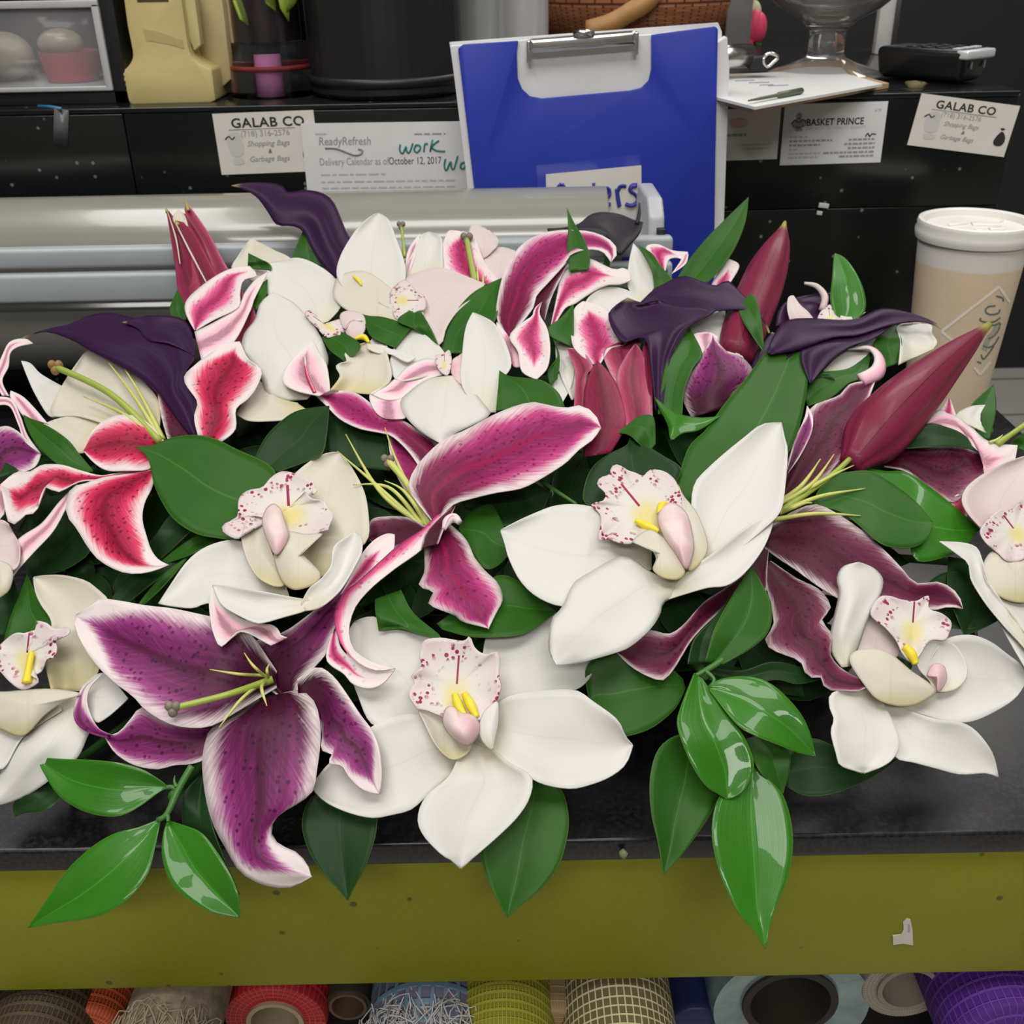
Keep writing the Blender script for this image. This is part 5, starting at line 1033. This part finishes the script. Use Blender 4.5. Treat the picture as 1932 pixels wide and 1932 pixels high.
for ps in ([(705, 700), (750, 715), (755, 740)], [(700, 770), (650, 775), (628, 805), (660, 830), (720, 820), (730, 795)], [(735, 850), (690, 880), (640, 885), (590, 870), (600, 855)], [(735, 890), (720, 940), (690, 980), (650, 1000)], [(640, 890), (690, 905), (730, 885)], [(725, 985), (690, 1040), (650, 1060), (610, 1050)], [(600, 1110), (620, 1140), (690, 1050)], [(570, 1160), (600, 1170)]):
    cupline([Q(*p) for p in ps], SAGE, .0006, 'cup_drawing')
cupline([Q(715, 900), Q(690, 960), Q(650, 1000), Q(620, 1080)], SAGEL, .0022, 'cup_drawing')

# ================================================================== things standing on the ledge
def ledge_x(u, Y): return at(u, 150, Y).x
BLK = plain('black_plastic', (.010, .010, .011), .45)
# drawer unit at far left
Y0 = .975
xa, xb2 = at(-70, 100, Y0).x, at(232, 120, Y0).x; dz = ZT + .0005
t = thing('drawer_unit', 'black drawer unit with a see-through drawer at far left on the ledge', 'drawers', ((xa + xb2) / 2, Y0 + .1, ZT))
mb = MB(); hh = .16
zb = at(100, 172, Y0).z - dz
mb.box(((xa + xb2) / 2, Y0 + .1, dz + zb / 2), (xb2 - xa, .2, zb), bev=.001)
mb.box((xb2 - .006, Y0 + .1, dz + hh / 2), (.013, .2, hh), bev=.001); mb.box((xa + .006, Y0 + .1, dz + hh / 2), (.012, .2, hh), bev=.001)
mb.box(((xa + xb2) / 2, Y0 + .195, dz + hh / 2), (xb2 - xa, .01, hh)); mb.box(((xa + xb2) / 2, Y0 + .1, dz + hh), (xb2 - xa, .2, .008))
mb.build('body', BLK, t, angle=40)
def glass(name, c, rough=.05, ior=1.45): return plain(name, c, rough, trans=1, ior=ior, var=.03)
FRONT = NT('drawer_clear_plastic')
tr_ = FRONT.new('ShaderNodeBsdfTransparent'); mxs = FRONT.new('ShaderNodeMixShader'); mxs.inputs[0].default_value = .24
FRONT.fin(FRONT.mix(FRONT.noise(40), (.42, .42, .44), (.55, .54, .55)), .15)
FRONT.l.new(tr_.outputs[0], mxs.inputs[1]); FRONT.l.new(FRONT.b.outputs[0], mxs.inputs[2]); FRONT.l.new(mxs.outputs[0], FRONT.out.inputs[0])
RIMM = plain('drawer_rim', (.45, .45, .46), .35)
px0 = xa + .012; px1 = at(200, 90, Y0 - .002).x; zt_ = at(100, 8, Y0).z; zb_ = at(100, 168, Y0).z
d_ = MB().box(((px0 + px1) / 2, Y0, (zt_ + zb_) / 2), (px1 - px0, .002, zt_ - zb_)).build('drawer', FRONT.m, t, 'see-through drawer front')
mb = MB(); mb.box(((px0 + px1) / 2, Y0 - .002, zt_), (px1 - px0, .004, .006), bev=.001); mb.box((px1 - .003, Y0 - .002, (zt_ + zb_) / 2), (.006, .004, zt_ - zb_), bev=.001); mb.box(((px0 + px1) / 2, Y0 - .002, zb_), (px1 - px0, .004, .004), bev=.001)
mb.build('drawer_rim', RIMM, d_, angle=40)
MB().box(((px0 + px1) / 2, Y0 + .09, zb_ + .0012), (px1 - px0, .17, .002)).build('drawer_floor', RIMM, d_)
zf = zb_ + .003
def lth(name, label, cat, prof, u, Y, z, m, **k): return tag(MB().lathe(prof, (ledge_x(u, Y), Y, z), **k).build(name, m, angle=40), label, cat)
p = at(138, 130, Y0 + .035)
lth('pink_pot', 'pink plastic pot inside the see-through drawer', 'pot', [(0, 0), (.0215, 0), (.0255, .024), (.024, .024), (.02, .003), (0, .003)], 140, Y0 + .04, zf, plain('pot_pink', (.62, .05, .10), .5))
tag(MB().ball((ledge_x(128, Y0 + .045), Y0 + .045, zf + .030), (.02, .015, .012)).build('cellophane_bundle', plain('cellophane_tan', (.45, .38, .25), .25, var=.4, scale=90, bump=.8)), 'shiny tan bundle sitting in the pink pot', 'bundle')
tag(MB().ball((ledge_x(18, Y0 + .05), Y0 + .05, zf + .020), (.026, .022, .020)).build('cream_bundle', plain('bundle_cream', (.55, .50, .36), .6, var=.3, scale=120, bump=.8)), 'cream crumpled bundle in the drawer at its left', 'bundle')
# cream tape dispenser
YT = .975
CREAM = plain('dispenser_cream_plastic', (.56, .47, .20), .45, var=.05)
t = thing('tape_dispenser', 'cream plastic dispenser standing on the ledge between drawer unit and vase', 'dispenser', at(325, 198, YT))
cr_pts = [(228, -60), (233, 0), (240, 50), (250, 100), (249, 113), (240, 127), (228, 136), (231, 158), (235, 180), (243, 195), (255, 200), (395, 195), (407, 190), (404, 165), (400, 131), (377, 121), (362, 108), (356, 92), (350, 50), (343, 0), (338, -60)]
plate('body', cr_pts, YT, .075, CREAM, t, .002)
plate('inner_rib', [(352, -60), (368, 0), (376, 60), (379, 85), (366, 96), (352, 60), (343, 0)], YT + .008, .012, plain('dispenser_cream_rib', (.60, .52, .24), .45, var=.05), t, .001)
plate('back_block', [(365, -60), (430, -60), (447, 105), (447, 140), (403, 180), (399, 131), (372, 110)], YT + .03, .05, plain('dispenser_cream_side', (.50, .41, .20), .5, var=.08), t, .002)
plate('slot', [(258, -2), (316, -5), (318, 3), (259, 4)], YT - .0004, .001, plain('slot_brown', (.06, .04, .01), .6), t)
plate('stain', [(270, 54), (300, 60), (345, 76), (348, 92), (320, 84), (275, 76)], YT - .0003, .0006, plain('dispenser_stain', (.47, .39, .16), .5, var=.15, scale=200), t, label='dull rubbed patch')
# glass vase with stones
YV = 1.02
t = thing('glass_vase', 'glass vase of dark stones with pink tinted base, left of the black bucket', 'vase', (ledge_x(512, YV), YV, ZT))
GLS = glass('vase_glass', (.90, .86, .90), .03)
vx = ledge_x(514, YV); rv = .034
MB().lathe([(0, .0005), (rv + .003, .0005), (rv + .002, .05), (rv, .16), (rv - .004, .16), (rv - .004, .045), (0, .040)], (vx, YV, ZT), seg=48).build('glass', GLS, t, angle=40)
MB().lathe([(0, .042), (rv - .005, .046), (rv - .005, .13), (0, .13)], (vx, YV, ZT), seg=48).build('dark_stones', plain('stones_dark', (.030, .016, .018), .35, var=.9, scale=70, bump=1), t, angle=60)
MB().lathe([(rv - .001, .022), (rv + .0022, .024), (rv + .0022, .027), (rv - .001, .026)], (vx, YV, ZT), seg=48, closed=True).build('red_band', plain('band_red', (.45, .06, .06), .4), t)
MB().lathe([(0, .002), (.011, .002), (.010, .036), (0, .036)], (vx + .002, YV - .020, ZT), seg=24).build('pink_tint', plain('glass_pink', (.70, .28, .55), .15, var=.3), t)
for a_, b_ in (((450, 20), (470, 48)), ((530, -10), (545, 40)), ((560, -20), (540, 25)), ((500, -10), (520, 20))):
    pts = [at(a_[0], a_[1] - 20, YV - rv + .006), at((a_[0] + b_[0]) / 2, (a_[1] + b_[1]) / 2, YV - rv + .003), at(b_[0], b_[1], YV - rv + .002)]
    MB().tube(pts, [.006, .005, .0006], 8, flat=.25).build('plant_leaf', plain('vase_leaf_%d' % a_[0], (.20, .30, .03), .45), t)
# black bucket
YK = 1.022; bx = ledge_x(732, YK)
t = thing('bucket', 'tall black plastic bucket on the ledge left of the blue case', 'bucket', (bx, YK, ZT))
BKT = NT('bucket_black'); tcx = BKT.new('ShaderNodeTexCoord'); u_, v_ = BKT.uv()
rb = BKT.ma('SINE', BKT.ma('MULTIPLY', u_, 2 * math.pi * 46)); BKT.bump(rb, .10, .001)
MB().lathe([(0, .001), (.064, .001), (.068, .005), (.064, .30), (.060, .30), (.062, .008), (0, .006)], (bx, YK, ZT), seg=96).build('wall', BKT.fin(BKT.mix(BKT.noise(30), (.004, .005, .006), (.011, .012, .014)), .42), t, angle=40)
MB().lathe([(.0685, .010), (.0700, .014), (.0695, .018), (.067, .018)], (bx, YK, ZT), seg=96).build('foot_rim', BLK, t)
# pale vases behind the case
YW = 1.12
for u_, r_, c_, lb in ((905, .024, (.42, .43, .42), 'grey frosted cylinder vase on the ledge right of the bucket'), (985, .026, (.55, .55, .56), 'pale cylinder vase on the ledge beside the wicker basket')):
    tag(MB().lathe([(0, .0005), (r_, .0005), (r_ * .98, .28), (r_ * .9, .28), (r_ * .9, .006), (0, .006)], (ledge_x(u_, YW), YW, ZT), seg=48).build('cylinder_vase', plain('vase_pale_%d' % u_, c_, .15, var=.15, scale=12, metal=.3), angle=40), lb, 'vase', 'pale vases on the ledge')
# wicker basket
YS = 1.50
t = thing('wicker_basket', 'brown wicker basket with tan ribbon at the back above the blue case', 'basket', (ledge_x(1200, YS), YS, ZT))
wm = NT('wicker'); ux, vx_ = wm.uv()
bk = wm.new('ShaderNodeTexBrick', offset=.5); bk.inputs['Scale'].default_value = 1; bk.inputs['Brick Width'].default_value = .026; bk.inputs['Row Height'].default_value = .009; bk.inputs['Mortar Size'].default_value = .0022; bk.inputs['Mortar Smooth'].default_value = .8
wm.l.new(wm.comb(ux, vx_), bk.inputs['Vector']); bk.inputs['Color1'].default_value = (.50, .20, .09, 1); bk.inputs['Color2'].default_value = (.36, .12, .05, 1); bk.inputs['Mortar'].default_value = (.07, .02, .01, 1)
wm.bump(bk.outputs['Fac'], -.8, .004)
WK = wm.fin(bk.outputs['Color'], .55)
prof = [(0, .002), (.10, .002), (.122, .016), (.132, .05), (.138, .18), (.13, .18), (.12, .02), (0, .012)]
MB().lathe(prof, (ledge_x(1205, YS), YS, ZT), seg=96).build('basket_body', WK, t, angle=60)
RIB = plain('ribbon_tan', (.50, .26, .09), .5, var=.2)
bxc = ledge_x(1205, YS)
def band(pts, wd):
    q = [at(u, v, YS - .140) for u, v in resample(pts, 14)]; mb = MB(); vs = []; 
    for p in q: vs += [p + Vector((0, 0, wd)), p - Vector((0, 0, wd))]
    mb.add(vs, [[2 * i, 2 * i + 1, 2 * i + 3, 2 * i + 2] for i in range(len(q) - 1)]); return solid(mb.build('ribbon', RIB, t, clean=False), .002)
band([(1105, 60), (1150, 46), (1190, 22), (1225, 2), (1250, -25)], .012)
# grey post, pink flower, white strip
tag(MB().box((ledge_x(1383, 1.42), 1.42, ZT + .1505), (.031, .02, .30), bev=.002).build('metal_post', plain('post_grey', (.24, .235, .23), .4, metal=.3), angle=40), 'plain grey metal post at the back right of the blue case', 'post')
YP = 1.46
t = thing('pink_flower', 'small bright pink flower on a green stem beside the grey post', 'flower', at(1436, 100, YP))
PK = plain('flower_pink', (.72, .06, .14), .5)
for dx, dy, s_ in ((-8, 0, 1), (8, -4, 1), (0, -6, 1.1), (-14, 26, .8)):
    MB().ball(at(1424 + dx, 56 + dy, YP - .002 * s_), (.010 * s_, .008, .018 * s_)).build('petal', PK, t)
MB().tube([at(1424, 66, YP), at(1430, 84, YP), at(1432, 105, YP), at(1432, 135, YP)], [.006, .004, .003], 8).build('stem', STEM, t)
t = thing('cream_flower', 'pale cream flower high behind the pink one, cut by the top of the photo', 'flower', at(1412, 100, YP + .03))
for dx, dy in ((0, 0), (10, 14), (4, 26), (-6, 10)): MB().ball(at(1410 + dx, 8 + dy, YP + .03), (.011, .008, .014)).build('petal', plain('flower_cream_%d' % dy, (.62, .58, .36), .6), t)
MB().tube([at(1412, 30, YP + .03), at(1415, 80, YP + .03), at(1418, 135, YP + .03)], .003, 8).build('stem', STEM, t)
YQ = 1.30
a_ = at(1662, 30, YQ); b_ = at(1668, 116, YQ)
t = thing('white_frame', 'white edge of a frame leaning behind the glass bowl', 'frame', (b_.x, YQ, ZT))
MB().box(((a_.x + b_.x) / 2, YQ, ZT + .0605), (.017, .012, .12), bev=.001).build('moulding', plain('frame_white', (.62, .61, .60), .5), t, angle=40)
MB().box(((a_.x + b_.x) / 2 + .0105, YQ + .02, ZT + .0605), (.004, .06, .12)).build('panel', plain('frame_panel', (.10, .09, .09), .6), t)
# glass footed bowl
YG = 1.075; gx = ledge_x(1552, YG)
t = thing('footed_glass_bowl', 'clear glass bowl on a short stem and wide foot, behind the clipboard', 'bowl', (gx, YG, ZT))
GB = plain('bowl_glass', (.80, .80, .79), .06, trans=.90, ior=1.45, var=.05)
MB().lathe([(0, .001), (.052, .001), (.054, .003), (.05, .006), (.03, .013), (.018, .018), (.0165, .022), (.0165, .040), (.020, .044), (.026, .050), (.045, .060), (.066, .078), (.080, .105), (.083, .135), (.080, .165), (.0775, .165), (.080, .135), (.077, .106), (.064, .081), (.044, .064), (.02, .055), (0, .053)], (gx, YG, ZT), seg=96).build('glass', GB, t, angle=50)
MB().ball((gx, YG, ZT + .112), (.072, .072, .040), seg=48).build('pale_filling', plain('bowl_filling', (.40, .38, .34), .5, var=.3, scale=60, bump=.6), t)
# clipboard with papers and pen
zc2 = ZT + .0010
def flat(name, pts, z, th, m, parent, label=None):
    q = [gp(u, v, z) for u, v in pts]; n = len(q); mb = MB()
    mb.add(q + [p + Vector((0, 0, th)) for p in q], [list(range(n)), list(range(n, 2 * n))[::-1]] + [[i, (i + 1) % n, n + (i + 1) % n, n + i] for i in range(n)])
    return mb.build(name, m, parent, label, smooth=False)
t = thing('clipboard', 'brown clipboard with chrome clip overhanging the ledge right of the blue case', 'clipboard', gp(1480, 180, zc2))
flat('board', [(1345, 193), (1420, 213), (1676, 166), (1590, 142), (1370, 148)], zc2, .004, plain('hardboard_tan', (.50, .33, .18), .55), t)
c0 = at(1350, 112, 1.02); c1 = at(1413, 100, 1.04)
MB().tube([at(1340, 110, 1.0), at(1375, 106, 1.01), at(1416, 105, 1.02)], .011, 16, flat=.8).build('clip', CHROME, t)
q = [at(u, v, 1.01) for u, v in resample([(1442, 108), (1452, 100), (1468, 107), (1458, 118), (1448, 126), (1441, 118)], 16, True)]
MB().tube(q + [q[0]], .0016, 8).build('clip_ring', CHROME, t)
MB().box(at(1430, 118, 1.015), (.018, .012, .014), bev=.003).build('clip_base', BLK, t, angle=40)
flat('form_papers', [(1350, 188), (1424, 207), (1664, 163), (1585, 140), (1480, 139), (1372, 146)], zc2 + .0045, .002, PAPER, t, 'white forms clipped to the board')
k_ = Sheet.__new__(Sheet)
for i in range(7):
    q = [gp(1385 + i * 12 + random.uniform(0, 5), 150 + i * 2.2 + random.uniform(-2, 3), zc2 + .0068) for _ in range(4)]
    MB().tube([q[0], q[0] + Vector((.012, .002, 0))], .0005, 6).build('writing', INKG, t)
t = thing('pen', 'thin dark pen lying on the clipboard papers', 'pen', gp(1460, 180, zc2 + .008))
a_, b_ = gp(1412, 190, zc2 + .0092), gp(1512, 171, zc2 + .0092)
MB().tube([a_, a_ + (b_ - a_) * .2, a_ + (b_ - a_) * .55, a_ + (b_ - a_) * .56, b_], [.0006, .0012, .0014, .0022, .0024], 10).build('barrel', plain('pen_grey', (.10, .12, .08), .4), t)
# cordless handset
t = thing('cordless_phone', 'black cordless handset with silver end lying on the ledge at right', 'phone', gp(1800, 160, ZT))
e0 = at(1838, 135, 1.00); e0.z = ZT
dirv = Vector((-.62, .78, 0)).normalized(); sd = Vector((dirv.y, -dirv.x, 0)); Mp = Matrix((sd, dirv, Vector((0, 0, 1)))).transposed()
ln = .085
def hb(c, d, m, name, bev, par=t): return MB().box(c, d, M=Mp, bev=bev).build(name, m, par, angle=40)
PB = plain('phone_black', (.012, .012, .013), .35)
fr = e0 + dirv * (ln / 2) + Vector((0, .004, 0))
b = MB(); bm = bmesh.new(); bmesh.ops.create_cube(bm, size=1)
for v in bm.verts:
    v.co = Vector((v.co.x * (.050 if v.co.z > 0 else .034), v.co.y * ln, v.co.z * .027))
    if v.co.z > 0 and v.co.y < 0: v.co.y -= .004
bmesh.ops.bevel(bm, geom=bm.edges[:], offset=.006, segments=4, affect='EDGES', profile=.5); bm.verts.ensure_lookup_table()
b.add([Mp @ v.co + fr + Vector((0, 0, .0152)) for v in bm.verts], [[v.index for v in f.verts] for f in bm.faces]); bm.free(); b.build('body', PB, t, angle=40)
hb(e0 - dirv * .0005 + Vector((0, .004, .0248)), (.046, .012, .0075), plain('phone_silver', (.72, .73, .72), .3, metal=.3), 'silver_end', .002)
for i in range(3): hb(fr + dirv * (-.034 + .012 * (i % 1)) + sd * (-.014 + .014 * i) + Vector((0, 0, .0292)), (.010, .006, .0016), plain('phone_key_%d' % i, (.55, .57, .58), .4), 'key', .0005)
for i in range(9): hb(fr + dirv * (-.018 + .014 * (i // 3)) + sd * (-.014 + .014 * (i % 3)) + Vector((0, 0, .029)), (.010, .008, .0014), PB, 'key', .0005)
for s_ in (-.010, .011): hb(e0 - dirv * .0035 + sd * s_ + Vector((0, .004, .016)), (.0016, .002, .006), plain('phone_contact_%d' % (s_ > 0), (.4, .4, .4), .3, metal=.8), 'charge_contact', .0004)
F = thing('dry_leaf', 'small dry olive leaf scrap on the ledge before the handset', 'leaf', gp(1728, 160, ZT))
mb = MB(); q = [gp(1708, 155, ZT + .004), gp(1722, 160, ZT + .003), gp(1738, 163, ZT + .002), gp(1750, 158, ZT + .002)]
mb.tube(q, [.001, .0045, .004, .0005], 8, flat=.35); mb.build('blade', plain('dry_leaf_olive', (.16, .13, .05), .6, var=.3), F)

# ================================================================== front board bits and the counter
t = thing('torn_label', 'torn white sticker left on the lime board at lower right', 'sticker', at(1705, 1782, YF + .003))
fJ = lambda x, y: (1132 + x * K80, 1050 + y * K80)
plate('sticker', [fJ(*p) for p in ((1398, 1650), (1415, 1655), (1424, 1700), (1427, 1772), (1380, 1764), (1336, 1770), (1334, 1728), (1372, 1724), (1384, 1700), (1382, 1668))], YF + .0032, .0005, plain('sticker_white', (.55, .52, .48), .7), t)
for i in range(4): plate('small_print', [fJ(1404, 1676 + i * 10), fJ(1412, 1676 + i * 10), fJ(1413, 1682 + i * 10), fJ(1405, 1682 + i * 10)], YF + .0029, .0003, INKG, t)
tag(MB().tube([at(1172, 1604, YF - .0022), at(1177, 1612, YF - .004), at(1178, 1622, YF - .0022)], [.0015, .0022, .0006], 8, flat=.4).build('leaf_scrap', plain('scrap_green', (.20, .22, .10), .6)), 'tiny pale green scrap stuck to the counter edge below the front orchid', 'scrap')
q = [gp(u, v, CT + .002) for u, v in resample([(1760, 1150), (1800, 1140), (1830, 1160), (1840, 1200)], 14)]
tag(MB().tube(q, .0016, 8).build('black_cord', BLK), 'black cord looping on the counter behind the lower right orchid', 'cord')

# ================================================================== rolls under the counter
GRP = 'ribbon and mesh rolls under the counter'
def mesh_mat(name, c, c2, nu, nv, lw=.22, trans_=0):  # roll colours darkened, painting in the shade under the counter
    t = NT(name); u, v = t.uv()
    a = t.ma('ABSOLUTE', t.ma('SUBTRACT', t.ma('FRACT', t.ma('MULTIPLY', u, nu)), .5)); b = t.ma('ABSOLUTE', t.ma('SUBTRACT', t.ma('FRACT', t.ma('MULTIPLY', v, nv)), .5))
    l = t.ma('MAXIMUM', t.ss(a, .5 - lw, .5 - lw * .5), t.ss(b, .5 - lw, .5 - lw * .5)); t.bump(l, .6, .0015)
    return t.fin(t.mix(l, c2, t.mix(t.noise(60), c, tuple(x * .7 for x in c))), .6)
CARD = plain('tube_card', (.26, .19, .11), .7, var=.2)
HOLE = plain('tube_dark', (.03, .022, .015), .8)
MY = Matrix(((1, 0, 0), (0, 0, 1), (0, 1, 0)))                         # local z along world y
def roll(u, v, rpx, ipx, m, label, Y=.405, core=CARD, ln=.25, strands=None, bulge=0, hole=0):
    Y = Y + .004; c = at(u, v, Y); k = (c - CAM).dot(MC @ Vector((0, 0, -1))) / FPX; r = rpx * k; ri = ipx * k
    t = thing('mesh_roll', label, 'roll', c, GRP)
    if not hole: c.z = min(c.z, CT - .108 - r)
    t.location = c
    n = 8; pr = [(ri, .0)] + [(ri + (r - ri) * (.93), -bulge * .5), (r * .985, .001), (r, .005)] + [(r, ln * i / n) for i in range(1, n)] + [(r, ln - .005), (ri, ln)]
    if hole: pr = pr + [pr[0]]
    MB().lathe(pr, c, M=MY, seg=72, closed=bool(hole)).build('mesh', m, t, angle=50)
    if hole: MB().lathe([(0, ln * .6), (ri * .9, ln * .6), (ri * .9, ln * .6 + .004), (0, ln * .6 + .004)], c, M=MY, seg=32).build('core_plug', HOLE, t)
    if ri > .004:
        MB().lathe([(ri, -.002), (ri * .84, -.002), (ri * .84, ln), (ri, ln)], c, M=MY, seg=40, closed=True).build('core_tube', core, t, angle=40)
    if strands:
        mb = MB()
        for i in range(strands[0]):
            a = random.uniform(0, 6.28); p = [c + Vector((math.cos(a) * r, random.uniform(-.004, .03), math.sin(a) * r))]
            for j in range(4):
                a += random.uniform(-.5, .5); rr = r * random.uniform(.92, 1.22); p.append(c + Vector((math.cos(a) * rr, -.006 + random.uniform(-.006, .03), math.sin(a) * rr)))
            mb.tube([Vector(x) for x in resample([tuple(x) for x in p], 12)], .00035, 5, cap=False)
        o = mb.build('loose_fibres', strands[1], t, clean=False); o['kind'] = 'stuff'
    return t
roll(50, 1990, 100, 0, mesh_mat('mesh_brown', (.085, .06, .03), (.035, .025, .014), 60, 50), 'dim brown mesh roll at the far left under the lime board', Y=.35, core=HOLE)
roll(165, 1950, 66, 0, mesh_mat('mesh_orange', (.62, .10, .03), (.25, .04, .012), 60, 60), 'orange mesh roll half covered by raffia, second from the left', Y=.37)
raff = plain('raffia_straw', (.34, .29, .20), .7, var=.3, scale=200)
roll(290, 2000, 96, 0, plain('raffia_cone', (.24, .20, .135), .8, var=.5, scale=180, bump=1), 'straw raffia bundle with loose strands between the orange and red rolls', Y=.34, strands=(150, raff))
roll(520, 1925, 97, 54, mesh_mat('mesh_red', (.66, .03, .03), (.30, .012, .014), 50, 50), 'red mesh roll round a wide cardboard tube', Y=.392, core=plain('tube_card_light', (.36, .29, .19), .7), hole=1)
roll(657, 1895, 42, 36, HOLE, 'small dark roll end between the red and blue white rolls', Y=.40, core=plain('tube_card_dark', (.10, .06, .035), .7), hole=1)
roll(798, 1960, 125, 0, mesh_mat('mesh_blue', (.14, .24, .34), (.12, .11, .17), 30, 30), 'pale blue roll wrapped in white stringy web', Y=.34, strands=(190, plain('web_white', (.42, .40, .40), .6)))
roll(950, 2000, 100, 0, mesh_mat('mesh_yellow', (.34, .33, .03), (.19, .18, .015), 80, 60), 'yellow green mesh roll left of the cream mesh rolls', Y=.345)
roll(1050, 1960, 76, 0, mesh_mat('mesh_beige', (.34, .24, .12), (.22, .15, .07), 90, 70, .15), 'beige tight mesh roll partly behind the cream open weave roll', Y=.365)
roll(1182, 2010, 116, 0, mesh_mat('mesh_cream', (.66, .58, .36), (.13, .105, .045), 50, 60, .14), 'cream open weave mesh roll under the middle of the board', Y=.33, strands=(10, raff))
roll(1312, 1940, 56, 0, plain('roll_navy', (.015, .02, .09), .5), 'dark blue roll between the cream mesh and the plastic wrapped roll', Y=.40)
roll(1490, 1890, 150, 90, plain('roll_film_pale', (.17, .25, .25), .2, var=.7, scale=60, bump=1, coat=.5), 'pale blue roll in crinkled clear plastic with a dark hole', Y=.398, core=HOLE, bulge=.008, hole=1)
roll(1712, 1862, 86, 58, mesh_mat('mesh_white', (.46, .40, .34), (.26, .22, .18), 90, 50, .2), 'white net roll with an open tube, higher than its neighbours', Y=.394, core=plain('tube_greige', (.26, .22, .18), .7), hole=1)
roll(1905, 1975, 116, 0, mesh_mat('mesh_purple', (.14, .035, .34), (.06, .010, .18), 50, 44, .15), 'purple mesh roll at the far right under the lime board', Y=.358, core=HOLE)
tag(slab('rolls_tray', XL + .03, XR - .03, .385, .68, CT - .24, CT - .232, DKW), 'dark inner shelf carrying the mesh rolls', 'shelf')
